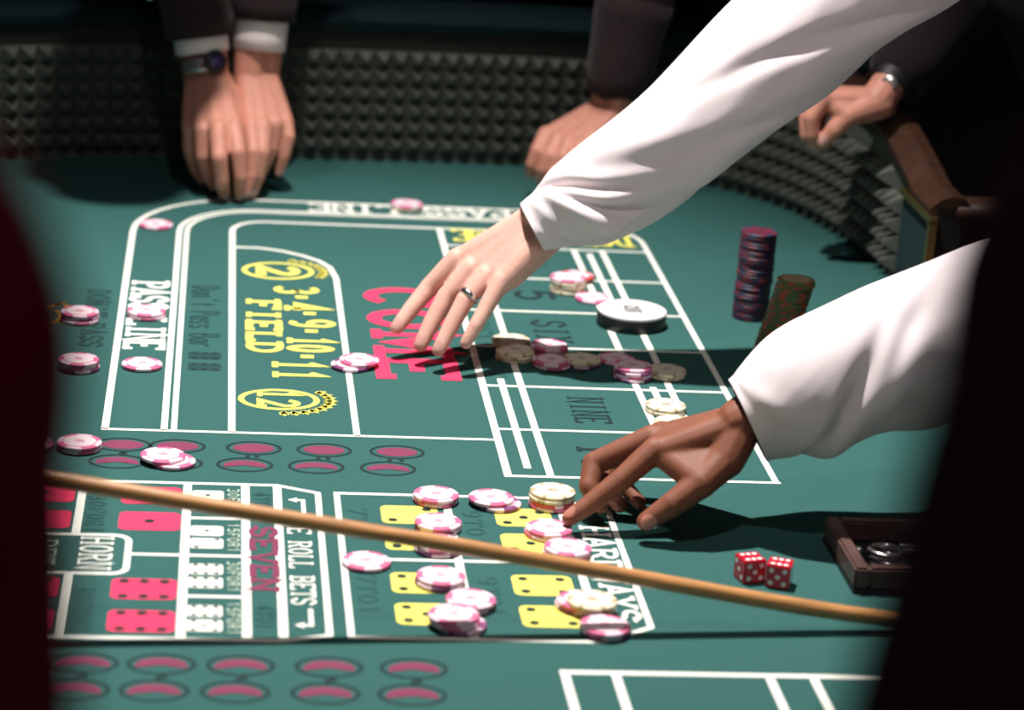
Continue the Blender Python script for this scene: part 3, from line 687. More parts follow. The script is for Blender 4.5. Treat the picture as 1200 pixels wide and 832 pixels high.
for k, (x, y, z) in enumerate(((0.5835, 1.9290, 0), (0.5960, 1.9240, 0), (0.5890, 1.9150, 0), (0.5895, 1.9225, 0.0085))):
    bm = bmesh.new(); box(bm, (-.0052, -.0052, 0), (.0052, .0052, .0085), bev=.0012); o = obj('steel_cube', bm, M['steel']); o.location = (x, y, 0.0045 + z); o.rotation_euler = (0, 0, .4 + k)
    tag(o, 'small steel cube, ' + ('leftmost of the heap in tray', 'rightmost of the heap in tray', 'nearest of the heap in tray', 'topmost on the heap in tray')[k], 'cube', 'steel cubes in the tray')

# ---------------------------------------------------------------- stickman's stick, from the left rail down to the felt
bm = bmesh.new()
SK = [(-.86, .2230), (-.70, .2110), (-.60, .2045), (-.40, .1690), (-.11, .1152), (.0075, .0952), (.166, .0707), (.2967, .0483), (.4309, .0240), (.513, .0111), (.57, .0068), (.66, .0066)]
def stick_pt(x):
    for (x0, z0), (x1, z1) in zip(SK, SK[1:]):
        if x <= x1: return (x, 1.7922 + 0.029 * x, z0 + (z1 - z0) * (x - x0) / (x1 - x0))
    return (x, 1.7922 + 0.029 * x, .0066)
xs = [-0.84 + i * (1.44 / 40) for i in range(41)]
pts = [V(stick_pt(x)) for x in xs]
for _ in range(2): pts = [pts[0]] + [(pts[i - 1] + pts[i] * 2 + pts[i + 1]) / 4 for i in range(1, len(pts) - 1)] + [pts[-1]]
e = stick_pt(0.60)
hook = [(0.615, e[1] + 0.001, 0.0070), (0.628, e[1] + 0.012, 0.0066), (0.631, e[1] + 0.035, 0.0066), (0.629, e[1] + 0.060, 0.0066)]
tube(bm, [tuple(q) for q in pts] + hook, [0.0062 + 0.0006 * math.sin(i * 1.3) * (i % 9 == 0) for i in range(len(pts))] + [0.0060] * 4, 18)
o = obj('dice_stick', bm, M['stick']); tag(o, 'long thin tan wooden stick slanting across the felt', 'stick')
bm = bmesh.new(); a, b = V(stick_pt(-0.84)), V(stick_pt(-0.825)); tube(bm, [a - (b - a) * .3, a, b], [0.0068, 0.0075, 0.0072], 18); obj('end_cap', bm, M['black'], o)
# hand joints: wrist, back-of-hand normal, and four joints per finger (knuckle to tip)
HANDS = {
  'reach_left': dict(
    wrist=(0.3248, 2.4500, 0.1493),
    n=(-0.35, -0.45, 0.8),
    index=[(0.2424, 2.4750, 0.1001), (0.2161, 2.4750, 0.0692), (0.1987, 2.4650, 0.0494), (0.1846, 2.4550, 0.0326)],
    middle=[(0.2558, 2.4600, 0.0952), (0.2318, 2.4550, 0.0660), (0.2180, 2.4450, 0.0421), (0.2075, 2.4350, 0.0220)],
    ring=[(0.2698, 2.4450, 0.0930), (0.2485, 2.4350, 0.0690), (0.2349, 2.4250, 0.0445), (0.2236, 2.4150, 0.0236)],
    pinky=[(0.2827, 2.4300, 0.0926), (0.2698, 2.4200, 0.0708), (0.2583, 2.4100, 0.0517), (0.2489, 2.4050, 0.0347)],
    thumb=[(0.3065, 2.4900, 0.1080), (0.2751, 2.5000, 0.0773), (0.2495, 2.4900, 0.0588), (0.2301, 2.4750, 0.0475)],
  ),
  'point_right': dict(
    wrist=(0.4443, 2.0250, 0.0945),
    n=(-0.3, -0.1, 0.95),
    index=[(0.3724, 2.0150, 0.0694), (0.3435, 2.0050, 0.0451), (0.3212, 2.0000, 0.0274), (0.3022, 1.9950, 0.0145)],
    middle=[(0.3740, 2.0400, 0.0711), (0.3265, 2.0450, 0.0449), (0.3214, 2.0300, 0.0297), (0.3311, 2.0200, 0.0169)],
    ring=[(0.3847, 2.0600, 0.0681), (0.3421, 2.0700, 0.0385), (0.3362, 2.0500, 0.0225), (0.3496, 2.0350, 0.0116)],
    pinky=[(0.3995, 2.0800, 0.0614), (0.3639, 2.0850, 0.0336), (0.3570, 2.0600, 0.0193), (0.3688, 2.0450, 0.0098)],
    thumb=[(0.4291, 2.0000, 0.0682), (0.4078, 1.9850, 0.0521), (0.3842, 1.9800, 0.0346), (0.3634, 1.9800, 0.0189)],
  ),
  'watch_right': dict(
    wrist=(-0.0134, 3.1500, 0.1327),
    n=(-0.1, -0.75, 0.6),
    index=[(0.0222, 3.0580, 0.0892), (0.0281, 3.0350, 0.0657), (0.0321, 3.0350, 0.0367), (0.0320, 3.0480, 0.0081)],
    middle=[(0.0041, 3.0500, 0.0882), (0.0061, 3.0280, 0.0602), (0.0100, 3.0330, 0.0310), (0.0138, 3.0500, 0.0058)],
    ring=[(-0.0141, 3.0650, 0.0840), (-0.0132, 3.0620, 0.0534), (-0.0075, 3.0780, 0.0275), (0.0001, 3.0850, 0.0102)],
    pinky=[(-0.0297, 3.0900, 0.0818), (-0.0299, 3.0920, 0.0529), (-0.0232, 3.1020, 0.0263), (-0.0135, 3.1050, 0.0110)],
    thumb=[(0.0132, 3.1300, 0.1127), (0.0265, 3.1000, 0.0851), (0.0346, 3.0800, 0.0552), (0.0346, 3.0650, 0.0251)],
  ),
  'cuff_left': dict(
    wrist=(0.0489, 3.1650, 0.1324),
    n=(0.15, -0.75, 0.6),
    index=[(0.0428, 3.0850, 0.0860), (0.0466, 3.0620, 0.0600), (0.0455, 3.0580, 0.0325), (0.0402, 3.0580, 0.0080)],
    middle=[(0.0572, 3.0880, 0.0860), (0.0569, 3.0670, 0.0593), (0.0528, 3.0660, 0.0298), (0.0465, 3.0680, 0.0057)],
    ring=[(0.0717, 3.0980, 0.0864), (0.0685, 3.0950, 0.0594), (0.0592, 3.1000, 0.0323), (0.0516, 3.0950, 0.0129)],
    pinky=[(0.0842, 3.1100, 0.0874), (0.0888, 3.1000, 0.0718), (0.0845, 3.0980, 0.0487), (0.0792, 3.1020, 0.0262)],
    thumb=[(0.0332, 3.1650, 0.1028), (0.0291, 3.1500, 0.0684), (0.0300, 3.1300, 0.0409), (0.0329, 3.1050, 0.0150)],
  ),
  'far_left': dict(
    wrist=(0.4912, 3.1650, 0.1087),
    n=(-0.3, -0.5, 0.8),
    index=[(0.4093, 3.1450, 0.0771), (0.3975, 3.1250, 0.0607), (0.3922, 3.1250, 0.0442), (0.3911, 3.1350, 0.0297)],
    middle=[(0.4226, 3.1300, 0.0757), (0.4119, 3.1100, 0.0584), (0.4056, 3.1100, 0.0419), (0.4025, 3.1200, 0.0262)],
    ring=[(0.4357, 3.1150, 0.0755), (0.4259, 3.0950, 0.0604), (0.4186, 3.0950, 0.0439), (0.4165, 3.1050, 0.0305)],
    pinky=[(0.4494, 3.1050, 0.0751), (0.4421, 3.0900, 0.0612), (0.4347, 3.0900, 0.0469), (0.4309, 3.0950, 0.0347)],
    thumb=[(0.4665, 3.1750, 0.0813), (0.4403, 3.1800, 0.0626), (0.4205, 3.1700, 0.0498), (0.4072, 3.1600, 0.0384)],
  ),
  'rail_right': dict(
    wrist=(0.7567, 2.8800, 0.1955),
    n=(-0.5, -0.1, 0.8),
    index=[(0.6879, 2.8600, 0.1988), (0.6743, 2.8550, 0.1755), (0.6772, 2.8550, 0.1567), (0.6894, 2.8600, 0.1451)],
    middle=[(0.6955, 2.8850, 0.1977), (0.6764, 2.8850, 0.1689), (0.6772, 2.8800, 0.1499), (0.6907, 2.8800, 0.1364)],
    ring=[(0.7062, 2.9050, 0.1949), (0.6869, 2.9050, 0.1668), (0.6858, 2.9000, 0.1477), (0.6981, 2.8950, 0.1352)],
    pinky=[(0.7201, 2.9200, 0.1912), (0.7003, 2.9200, 0.1661), (0.6978, 2.9100, 0.1499), (0.7082, 2.9050, 0.1373)],
    thumb=[(0.7349, 2.8600, 0.1870), (0.7154, 2.8500, 0.1804), (0.7012, 2.8500, 0.1639), (0.6905, 2.8530, 0.1488)],
  ),
}
# ---------------------------------------------------------------- people
def add_mesh(bm, me):
    bm.from_mesh(me); bpy.data.meshes.remove(me)
def hand_bm(h, scale=1.0, elbow=None):
    """palm, five bent fingers and wrist of one hand as overlapping tapered solids"""
    bm = bmesh.new(); n = V(h['n']).normalized(); w = V(h['wrist']); idx, pnk = V(h['index'][0]), V(h['pinky'][0])
    side = (idx - pnk); side = side.normalized(); s = scale
    nails = []
    rad = {'index': (.0115, .0098, .0087, .0072), 'middle': (.0118, .0101, .0089, .0073), 'ring': (.0113, .0096, .0084, .0070), 'pinky': (.0102, .0085, .0074, .0062), 'thumb': (.0165, .0128, .0108, .0082)}
    for f in ('index', 'middle', 'ring', 'pinky', 'thumb'):
        p = [V(q) for q in h[f]]; r = [x * s for x in rad[f]]
        for q, g in zip(p, r): q.z = max(q.z, g + .0014) if q.z > -.02 else q.z     # fingertips rest on the felt, never in it
        for i in range(3):
            capsule(bm, p[i], p[i + 1], r[i], r[i + 1])
            ellipsoid(bm, p[i + 1] if i < 2 else p[i] + (p[i + 1] - p[i]) * .5, [V((1, 0, 0)) * r[i + 1] * 1.04, V((0, 1, 0)) * r[i + 1] * 1.04, V((0, 0, 1)) * r[i + 1] * 1.04], 10)
        d = (p[3] - p[2]).normalized(); bend = (p[2] - p[1]).normalized()
        dor = (bend - d * bend.dot(d)); dor = dor.normalized() if dor.length > .15 else (n - d * n.dot(d)).normalized()
        if dor.dot(n) < -0.2: dor = (n - d * n.dot(d)).normalized()
        nails.append((p[3] + dor * r[3] * .8 - d * .002, dor, r[3]))
    t1 = V(h['thumb'][1]); t0_ = V(h['thumb'][0])
    for i in range(8):     # web of skin between thumb and first finger
        t = i / 7; capsule(bm, t0_.lerp(t1, t) , w.lerp(idx, .35 + .60 * t) - n * .005, .0125, .0112)
    wl, wr = w + side * .010 * s, w - side * .010 * s
    for f, q in (('index', .013), ('middle', .005), ('ring', -.004), ('pinky', -.012)):
        k = V(h[f][0]); b = w + side * q * s
        capsule(bm, b - n * .003, k - n * .003 * s, .0165 * s, .0118 * s)
        capsule(bm, b - n * .012 * s, k + (b - k) * .12 - n * .010 * s, .0135 * s, .0100 * s)
    ks = [V(h[f][0]) for f in ('index', 'middle', 'ring', 'pinky')]
    offs = (.013, .005, -.004, -.012)
    for i in range(3):     # fill the back of the hand between the knuckles
        for t in (.33, .67):
            k = ks[i].lerp(ks[i + 1], t); b = w + side * (offs[i] + (offs[i + 1] - offs[i]) * t) * s
            capsule(bm, b - n * .003, k + (b - k) * .10 - n * .003 * s, .0165 * s, .0115 * s)
    for a, b in zip(ks, ks[1:]): capsule(bm, a + (w - a) * .12 - n * .004, b + (w - b) * .12 - n * .004, .0105 * s, .0105 * s)
    t0 = V(h['thumb'][0])     # ball of the thumb
    capsule(bm, w + side * .012 * s - n * .006, t0, .0190 * s, .0170 * s); capsule(bm, t0, idx + (w - idx) * .45 - n * .008, .0145 * s, .0120 * s)
    capsule(bm, V(h['pinky'][0]) + (w - V(h['pinky'][0])) * .25 - n * .008, w - side * .012 * s - n * .006, .0125 * s, .0150 * s)
    if elbow is not None:
        e = V(elbow); d = (e - w); m = w + d.normalized() * min(d.length, .11)
        for q, r0 in ((.0105, .0195), (-.0105, .0195)): capsule(bm, w + side * q * s, m + side * q * s, r0 * s, .0245 * s)
        capsule(bm, m, e, .030 * s, .042 * s)
    return bm, nails
def generic_hand(w, d, n, left):
    """relaxed hand hanging from wrist w along d, back of the hand facing n"""
    w, d, n = V(w), V(d).normalized(), V(n); n = (n - d * n.dot(d)).normalized(); s = d.cross(n) * (1 if left else -1)
    h = dict(wrist=w, n=n)
    for f, q, L in (('index', .027, .9), ('middle', .009, 1.0), ('ring', -.009, .93), ('pinky', -.026, .75)):
        p = w + d * (.088 - abs(q) * .25) + s * q; out = [p]; ang = .25
        for l in (.043, .027, .022):
            ang += .28; v = d * math.cos(ang) - n * math.sin(ang); p = p + v * l * L; out.append(p)
        h[f] = out
    t = w + d * .030 + s * .030 - n * .012; h['thumb'] = [t, t + d * .030 + s * .014 - n * .010, t + d * .058 + s * .018 - n * .016, t + d * .080 + s * .016 - n * .020]
    return h
def head_parts(c, f, u):
    c, f, u = V(c), V(f).normalized(), V(u); u = (u - f * u.dot(f)).normalized(); r = f.cross(u)
    bm = bmesh.new(); E = lambda o, a, b, d, s=14: ellipsoid(bm, c + r * o[0] + f * o[1] + u * o[2], [r * a, f * b, u * d], s)
    E((0, -.008, .025), .074, .094, .088, 20); E((0, .022, -.035), .060, .066, .078, 18); E((0, .055, -.092), .026, .024, .022)   # skull, face, chin
    E((0, .082, .020), .050, .016, .012)                                                                                          # brow
    capsule(bm, c + f * .090 + u * .012, c + f * .107 - u * .026, .008, .013); E((.012, .095, -.030), .008, .010, .008); E((-.012, .095, -.030), .008, .010, .008)
    E((0, .083, -.056), .024, .012, .0065); E((0, .081, -.067), .021, .012, .0075)                                                # lips
    for s in (1, -1):
        E((s * .075, -.005, -.005), .008, .020, .032); E((s * .033, .070, -.030), .024, .022, .022)
    eyes = bmesh.new()
    for s in (1, -1):
        ellipsoid(eyes, c + r * s * .031 + f * .080 + u * .002, [r * .0125, f * .0125, u * .0125], 14)
    eyes.normal_update()
    for q in eyes.faces:
        if q.normal.dot(f) > .86: q.material_index = 1
    hb = bmesh.new(); H = lambda o, a, b, d: ellipsoid(hb, c + r * o[0] + f * o[1] + u * o[2], [r * a, f * b, u * d], 18)
    H((0, -.018, .042), .080, .094, .085); H((0, -.050, -.010), .074, .064, .085); H((0, .040, .085), .055, .045, .030)
    for s in (1, -1): H((s * .070, .005, .022), .012, .028, .034)
    return bm, eyes, hb
def solid_limbs(bm, J, g, arms=True, legs=True, torso=True, arm_to=1.0):
    pel, che, nec = V(J['pelvis']), V(J['chest']), V(J['neck']); lat = (V(J['shoulder_l']) - V(J['shoulder_r'])).normalized()
    if torso:
        for s in (1, -1):
            capsule(bm, pel + lat * .065 * s, che + lat * .075 * s, .108 + g, .112 + g, 16)
            capsule(bm, che + lat * .07 * s, che + (nec - che) * .55 + lat * .075 * s, .108 + g, .078 + g, 16)
        capsule(bm, V(J['shoulder_l']), V(J['shoulder_r']), .060 + g, .060 + g, 16); capsule(bm, che, nec, .085 + g, .055 + g, 16)
    if arms:
        for s in 'lr':
            a, b, c = V(J['shoulder_' + s]), V(J['elbow_' + s]), V(J['wrist_' + s])
            capsule(bm, a, b, .057 + g, .043 + g); capsule(bm, b, b + (c - b) * arm_to, .043 + g, (.043 + (.027 - .043) * arm_to) + g)
    if legs:
        for s in 'lr':
            k = 1 if s == 'l' else -1; hip = pel + lat * .085 * k - V((0, 0, .03)); ft = V(J['foot_' + s]); kn = V(J['knee_' + s]) if 'knee_' + s in J else (hip + ft) / 2 + V(J['face']) * .03
            capsule(bm, hip, kn, .088 + g, .058 + g); capsule(bm, kn, ft + V((0, 0, .09)), .058 + g, .040 + g)
def person(label, J, hands, skin, top_m, hair_m, top_name='suit_jacket', sleeves=None, trousers_m='suit', nail='nail', arm_to=.90, group=None):
    pel = V(J['pelvis']); root = empty('person', label, 'person', (pel.x, pel.y, FLOOR), group)
    inv = root.location.copy()
    def child(name, me, mats, parent=root):
        for m in mats:
            me.materials.append(M[m])
        o = bpy.data.objects.new(name, me); COL.objects.link(o); o.parent = parent; me.transform(Matrix.Translation(-inv))
        for p in me.polygons: p.use_smooth = True
        return o
    # body: one skin with head, neck, limbs and both hands
    f = V(J['face']); hd = V(J['head']); bm, eyes, hb = head_parts(hd, J.get('gaze', f), J.get('up', (0, 0, 1)))
    capsule(bm, V(J['neck']) - V((0, 0, .02)), hd - V((0, 0, .05)), .056, .052); solid_limbs(bm, J, -.004, arm_to=.8)
    for s in 'lr':
        ft = V(J['foot_' + s]); capsule(bm, ft + V((0, 0, .045)), ft + f * .13 + V((0, 0, .03)), .034, .024)
    body = bmesh.new(); add_mesh(body, remesh(bm, .008, 5))
    nl = []
    for s in 'lr':
        h = hands.get(s) or generic_hand(J['wrist_' + s], V(J['wrist_' + s]) - V(J['elbow_' + s]), J.get('palm_' + s, f), s == 'l')
        fine = s in hands
        hbm, ns = hand_bm(h, elbow=J['elbow_' + s]); add_mesh(body, remesh(hbm, .0015 if fine else .003, 9 if fine else 2)); nl += ns
    body.normal_update()
    for q in body.faces:
        c = q.calc_center_median()
        for p, dr, r in nl:
            if (c - p).length < r * .85 and q.normal.dot(dr) > .55: q.material_index = 1; break
    me = bpy.data.meshes.new('body'); body.to_mesh(me); body.free(); child('body', me, [skin, nail])
    me = bpy.data.meshes.new('eyes'); eyes.to_mesh(me); eyes.free(); child('eyes', me, ['eye', 'iris'])
    child('hair', remesh(hb, .006, 3), [hair_m])
    # clothes
    bm = bmesh.new(); solid_limbs(bm, J, .013, legs=False, arms=not sleeves, arm_to=arm_to)
    if sleeves:
        for s in 'lr':
            a, b = V(J['shoulder_' + s]), V(J['elbow_' + s]); q = sleeves.get(s)
            if q: capsule(bm, a, a + (b - a) * .25, .070, .062)
            else: capsule(bm, a, b, .070, .058); capsule(bm, b, b + (V(J['wrist_' + s]) - b) * .92, .058, .044)
    cloth = bmesh.new(); add_mesh(cloth, remesh(bm, .008, 6))
    if sleeves:
        for s in sleeves: sleeves[s](cloth)
    me = bpy.data.meshes.new(top_name); cloth.to_mesh(me); cloth.free(); child(top_name, me, [top_m])
    bm = bmesh.new(); solid_limbs(bm, J, .016, arms=False, torso=False); lat = (V(J['shoulder_l']) - V(J['shoulder_r'])).normalized()
    capsule(bm, pel + lat * .065, pel - lat * .065, .135, .135); child('trousers', remesh(bm, .009, 5), [trousers_m])
    for s in 'lr':
        bm = bmesh.new(); ft = V(J['foot_' + s]); capsule(bm, ft + V((0, 0, .046)) - f * .03, ft + f * .15 + V((0, 0, .038)), .046, .036); box(bm, ft + V((-.03, -.03, 0)), ft + V((.03, .03, .05)))
        me = remesh(bm, .007, 3); child('shoe', me, ['shoe'])
    return root, child
def ring_tube(child, name, a, b, r0, r1, m, thickk=.002, seg=40, n=6, disp=None, parent=None):
    bm = bmesh.new(); a, b = V(a), V(b); tube(bm, [a.lerp(b, i / (n - 1)) for i in range(n)], [(r0[0] + (r1[0] - r0[0]) * i / (n - 1), r0[1] + (r1[1] - r0[1]) * i / (n - 1)) for i in range(n)], seg, thick=thickk, disp=disp)
    me = bpy.data.meshes.new(name); bm.to_mesh(me); bm.free(); return child(name, me, [m], *( [parent] if parent else []))
def feet(px, py, face, gap=.11):
    f = V(face); l = V((-f.y, f.x, 0)); c = V((px, py, FLOOR)); return dict(foot_l=c + l * gap, foot_r=c - l * gap, face=face)

# cloth folds: a sleeve lofted along the arm with ridges that run across it
def fold_sleeve(ctrl, ridges, seg=120, n=150, fine=0.010, seed=3.0):
    pts = spline([c[:3] for c in ctrl], n); rad = [tuple(r) for r in spline([(c[3], c[4] if len(c) > 4 else c[3]) for c in ctrl], n)]
    def disp(s, t):
        d = 0.0
        for s0, t0, ls, lt, slope, amp in ridges:
            dt = (t - t0 + PI) % (2 * PI) - PI; x = s - s0 - slope * dt
            d += amp * math.exp(-(x / ls) ** 2 - (dt / lt) ** 2)
        p = V((math.cos(t) * 1.6, math.sin(t) * 1.6, s * 7 + seed)); d += fine * 2.2 * noise.noise(p)
        p2 = V((math.cos(t + s * 3) * 2.2, math.sin(t + s * 3) * 2.2, s * 3.5 + seed * 2)); d *= 1.35; d += fine * 2.4 * (0.5 - abs(noise.noise(p2)))
        return d
    def build(bm): tube(bm, pts, rad, seg, thick=.003, disp=disp)
    return build
# far-left man leaning over the rail with both hands down on the felt
J = dict(pelvis=(-.10, 3.78, .20), chest=(-.06, 3.42, .47), neck=(-.06, 3.10, .60), head=(-.055, 2.930, .685), gaze=(0, -.75, -.65), up=(0, -.6, .8),
         shoulder_l=(.145, 3.23, .565), shoulder_r=(-.215, 3.23, .565), elbow_l=(.060, 3.205, .385), elbow_r=(-.055, 3.195, .385), wrist_l=HANDS['cuff_left']['wrist'], wrist_r=HANDS['watch_right']['wrist'], **feet(-.10, 3.86, (0, -1, 0)))
root, child = person('man in dark suit bending over far rail, two hands together on felt', J, {'l': HANDS['cuff_left'], 'r': HANDS['watch_right']}, 'skin_ruddy', 'suit_brown', 'hair_dark', arm_to=.62)
def lerp(a, b, t): return V(a).lerp(V(b), t)
wl, el, wr, er = J['wrist_l'], J['elbow_l'], J['wrist_r'], J['elbow_r']
ring_tube(child, 'jacket_cuff', lerp(wl, el, .26), lerp(wl, el, .62), (.041, .041), (.050, .050), 'suit_brown', .003)
ring_tube(child, 'shirt_cuff', lerp(wl, el, .120), lerp(wl, el, .42), (.0320, .0320), (.036, .036), 'shirt', .002)
ring_tube(child, 'jacket_cuff', lerp(wr, er, .175), lerp(wr, er, .62), (.042, .042), (.050, .050), 'suit_brown', .003)
ring_tube(child, 'shirt_cuff', lerp(wr, er, .105), lerp(wr, er, .40), (.0325, .0325), (.036, .036), 'shirt', .002)
# wrist watch on the right wrist
wa, wb = lerp(wr, er, .020), lerp(wr, er, .085)
strap = ring_tube(child, 'watch_strap', wa, wb, (.0300, .0300), (.0300, .0300), 'steel', .002); strap['label'] = 'steel watch bracelet'
def disc(child, name, c, n, r, t, m, parent, seg=24):
    bm = bmesh.new(); c, n = V(c), V(n).normalized(); tube(bm, [c, c + n * t * .8, c + n * t], [r, r, r * .9], seg); me = bpy.data.meshes.new(name); bm.to_mesh(me); bm.free(); return child(name, me, [m], parent)
wn = V((.42, -.86, .25)); wc = lerp(wr, er, .055) + wn.normalized() * .0290
disc(child, 'watch_case', wc, wn, .0145, .006, 'black', strap); disc(child, 'watch_face', wc + wn.normalized() * .0055, wn, .0075, .0012, 'watch_face', strap)
bm = bmesh.new(); ellipsoid(bm, (-.086, 3.262, .205), [V((.006, 0, 0)), V((0, .003, 0)), V((0, 0, .006))], 12); me = bpy.data.meshes.new('jacket_button'); bm.to_mesh(me); bm.free(); child('jacket_button', me, ['steel'])

# far-middle player, dark sleeve behind the upper white one
J = dict(pelvis=(.56, 3.86, .22), chest=(.57, 3.60, .50), neck=(.56, 3.43, .67), head=(.54, 3.33, .79), gaze=(-.2, -.8, -.55), up=(0, -.45, .9),
         shoulder_l=(.715, 3.38, .60), shoulder_r=(.39, 3.46, .61), elbow_l=(.530, 3.200, .335), elbow_r=(.34, 3.60, .38), wrist_l=HANDS['far_left']['wrist'], wrist_r=(.33, 3.56, .235), palm_r=(0, 0, 1), **feet(.56, 3.90, (0, -1, 0)))
J['elbow_r'] = (.30, 3.66, .37); J['wrist_r'] = (.29, 3.60, .13)
root, child = person('far player in a dark sleeve, one hand reaching down near the wall', J, {'l': HANDS['far_left']}, 'skin_ruddy', 'suit_brown', 'hair_brown', arm_to=.80)
ring_tube(child, 'jacket_cuff', lerp(J['wrist_l'], J['elbow_l'], .07), lerp(J['wrist_l'], J['elbow_l'], .6), (.038, .036), (.050, .050), 'suit_brown', .003)

# right-hand player in a dark suit, fist over the rail
J = dict(pelvis=(1.12, 3.02, .13), chest=(1.00, 3.01, .36), neck=(.93, 3.01, .55), head=(.88, 2.99, .68), gaze=(-.8, -.1, -.5),
         shoulder_l=(.995, 2.87, .47), shoulder_r=(.965, 3.18, .48), elbow_l=(1.08, 2.89, .21), elbow_r=(.935, 3.04, .375), wrist_l=(1.06, 2.86, -.05), wrist_r=HANDS['rail_right']['wrist'], palm_l=(1, 0, 0), **feet(1.20, 3.02, (-1, 0, 0)))
root, child = person('player in black suit at the right end, loose fist held over the rail', J, {'r': HANDS['rail_right']}, 'skin_ruddy', 'suit', 'hair_grey', arm_to=.80)
wr, er = J['wrist_r'], J['elbow_r']
ring_tube(child, 'jacket_cuff', lerp(wr, er, .14), lerp(wr, er, .6), (.036, .036), (.050, .050), 'suit', .003)
wn = V((-.25, -.9, .2)); s_ = ring_tube(child, 'watch_strap', lerp(wr, er, .055), lerp(wr, er, .11), (.0285, .0285), (.029, .029), 'black', .002); disc(child, 'watch_case', lerp(wr, er, .083) + wn.normalized() * .027, wn, .010, .005, 'steel', s_)

# dealer reaching across from the right: upper white sleeve
RA = [(.29, .95, .10, .15, 0, -.20), (.29, .70, .10, .14, 0, .07), (.29, 1.25, .10, .2, 0, .09), (.02, 1.55, .016, .7, .02, .05), (.30, .5, .04, .8, .10, .10), (.34, .2, .022, .9, .14, -.13), (.46, 1.0, .05, .6, -.12, .07), (.20, 5.6, .05, .7, .10, .10), (.27, 5.5, .022, .8, .16, -.17), (.55, .4, .035, .9, .16, -.10), (.62, .9, .05, .8, .12, .08), (.70, .2, .03, .9, .18, -.09), (.80, 1.0, .05, .8, .15, .06), (.13, .4, .03, .6, .10, -.08), (.09, 5.4, .04, .6, .05, .09), (.42, 5.5, .05, .6, .1, .07)]
SA = fold_sleeve([(.312, 2.450, .141, .0335, .0255), (.330, 2.450, .152, .0370, .0315), (.352, 2.450, .167, .044, .042), (.388, 2.450, .191, .048), (.455, 2.452, .244, .0535), (.534, 2.456, .324, .0635), (.605, 2.462, .392, .067), (.69, 2.47, .458, .070), (.76, 2.48, .505, .066)], RA)
J = dict(pelvis=(1.16, 2.50, .20), chest=(.975, 2.49, .46), neck=(.80, 2.47, .60), head=(.69, 2.44, .665), gaze=(-.75, 0, -.65), up=(-.6, 0, .8),
         shoulder_l=(.80, 2.34, .53), shoulder_r=(.84, 2.63, .55), elbow_l=(.545, 2.456, .335), elbow_r=(.965, 2.70, .33), wrist_l=HANDS['reach_left']['wrist'], wrist_r=(.93, 2.60, .10), palm_r=(0, 0, 1), **feet(1.20, 2.50, (-1, 0, 0)))
J.update(shoulder_l=(.765, 2.475, .505), shoulder_r=(.94, 2.68, .53), chest=(1.00, 2.54, .45), neck=(.85, 2.56, .60), head=(.72, 2.56, .71), pelvis=(1.19, 2.54, .19)); J['elbow_r'] = (1.16, 2.70, .34); J['wrist_r'] = (1.25, 2.67, .12)
J.update(feet(1.23, 2.54, (-1, 0, 0)))
root, child = person('dealer in the upper white sleeve, ringed left hand reaching over COME', J, {'l': HANDS['reach_left']}, 'skin_pale', 'shirt', 'hair_brown', 'white_shirt', sleeves={'l': SA})
hA = HANDS['reach_left']; rp = lerp(hA['ring'][0], hA['ring'][1], .80); rd = (V(hA['ring'][1]) - V(hA['ring'][0])).normalized()
r_ = ring_tube(child, 'finger_ring', rp - rd * .0028, rp + rd * .0028, (.0106, .0106), (.0106, .0106), 'steel', .0014, 28, 3); r_['label'] = 'plain silver ring'

# dealer with the lower white sleeve, finger on the hard-way chips
RB = [(.02, 1.5, .015, .7, 0, .04), (.22, .9, .03, .6, -.08, -.10), (.26, .6, .035, .6, -.06, .12), (.30, .15, .025, .8, -.12, -.15), (.38, .0, .05, .6, -.12, .10), (.46, 5.7, .035, .8, -.14, -.10), (.52, .6, .05, .8, -.1, .07), (.15, 5.8, .04, .7, .08, .06), (.62, .2, .04, .8, -.1, -.08), (.34, 1.5, .06, .6, 0, -.06), (.22, 1.6, .05, .5, 0, .06)]
SB = fold_sleeve([(.450, 2.025, .0945, .0345, .0375), (.462, 2.025, .101, .040, .0420), (.495, 2.025, .120, .056), (.545, 2.026, .144, .0605), (.590, 2.028, .162, .064), (.650, 2.030, .183, .069), (.715, 2.036, .215, .069), (.80, 2.06, .29, .070), (.895, 2.10, .385, .070)], RB, seed=9.0)
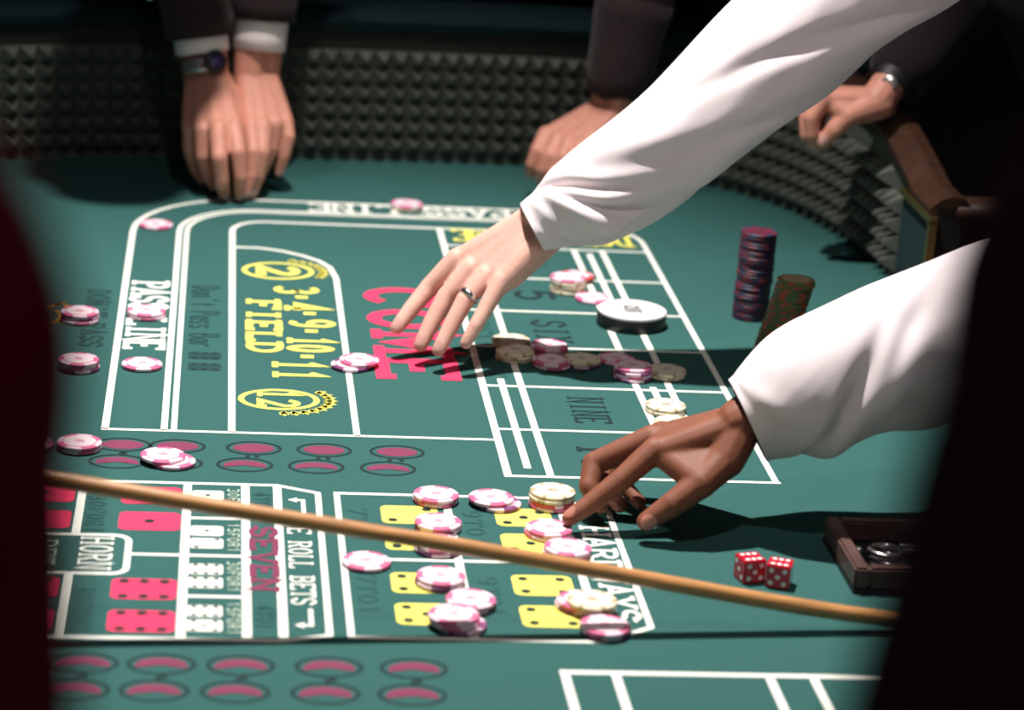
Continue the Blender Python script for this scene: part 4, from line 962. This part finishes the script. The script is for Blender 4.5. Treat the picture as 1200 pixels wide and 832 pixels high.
J = dict(pelvis=(1.19, 2.14, .18), chest=(1.065, 2.16, .41), neck=(1.00, 2.17, .60), head=(.96, 2.17, .73), gaze=(-.8, -.05, -.5),
         shoulder_r=(.905, 2.10, .39), shoulder_l=(1.00, 1.85, .46), elbow_r=(.715, 2.036, .215), elbow_l=(1.01, 1.74, .22), wrist_r=HANDS['point_right']['wrist'], wrist_l=(.88, 1.76, .095), palm_l=(0, 0, 1), **feet(1.25, 2.12, (-1, 0, 0)))
J.update(shoulder_r=(.905, 2.10, .395), shoulder_l=(1.00, 1.80, .44)); J['chest'] = (1.07, 2.0, .41); J['neck'] = (.99, 1.96, .58); J['head'] = (.96, 1.95, .71); J['pelvis'] = (1.19, 2.0, .18); J.update(feet(1.25, 2.0, (-1, 0, 0))); J['elbow_l'] = (1.11, 1.74, .16); J['wrist_l'] = (1.09, 1.72, -.08)
root, child = person('dealer in the lower white sleeve, dark hand pointing at a pink chip', J, {'r': HANDS['point_right']}, 'skin_brown', 'shirt', 'hair_dark', 'white_shirt', sleeves={'r': SB}, nail='nail_brown')

# two onlookers at the near end, close to the camera
J = dict(pelvis=(-.30, .42, .20), chest=(-.29, .46, .50), neck=(-.275, .47, .73), head=(-.27, .50, .90), shoulder_l=(-.455, .46, .655), shoulder_r=(-.100, .485, .640), elbow_l=(-.52, .44, .36), elbow_r=(-.088, .50, .44), wrist_l=(-.46, .62, .20), wrist_r=(-.14, .60, .21), palm_l=(0, 0, 1), palm_r=(0, 0, 1), **feet(-.30, .36, (0, 1, 0)))
J['elbow_r'] = (-.0750, .49, .50); J['wrist_r'] = (-.105, .505, .245); J['elbow_l'] = (-.52, .44, .38); J['wrist_l'] = (-.50, .47, .13); J['shoulder_r'] = (-.0940, .485, .626)
person('blurred onlooker in dark maroon jacket at the near left edge', J, {}, 'skin_ruddy', 'suit_maroon', 'hair_dark', arm_to=.95)
J = dict(pelvis=(.40, .42, .20), chest=(.40, .46, .50), neck=(.395, .47, .73), head=(.39, .50, .90), shoulder_l=(.218, .485, .640), shoulder_r=(.575, .46, .655), elbow_l=(.186, .50, .49), elbow_r=(.63, .44, .36), wrist_l=(.225, .505, .245), wrist_r=(.61, .47, .12), palm_l=(0, 0, 1), palm_r=(0, 0, 1), **feet(.40, .36, (0, 1, 0)))
person('blurred onlooker in black jacket at the near right edge', J, {}, 'skin_ruddy', 'suit_black', 'hair_brown', arm_to=.95)
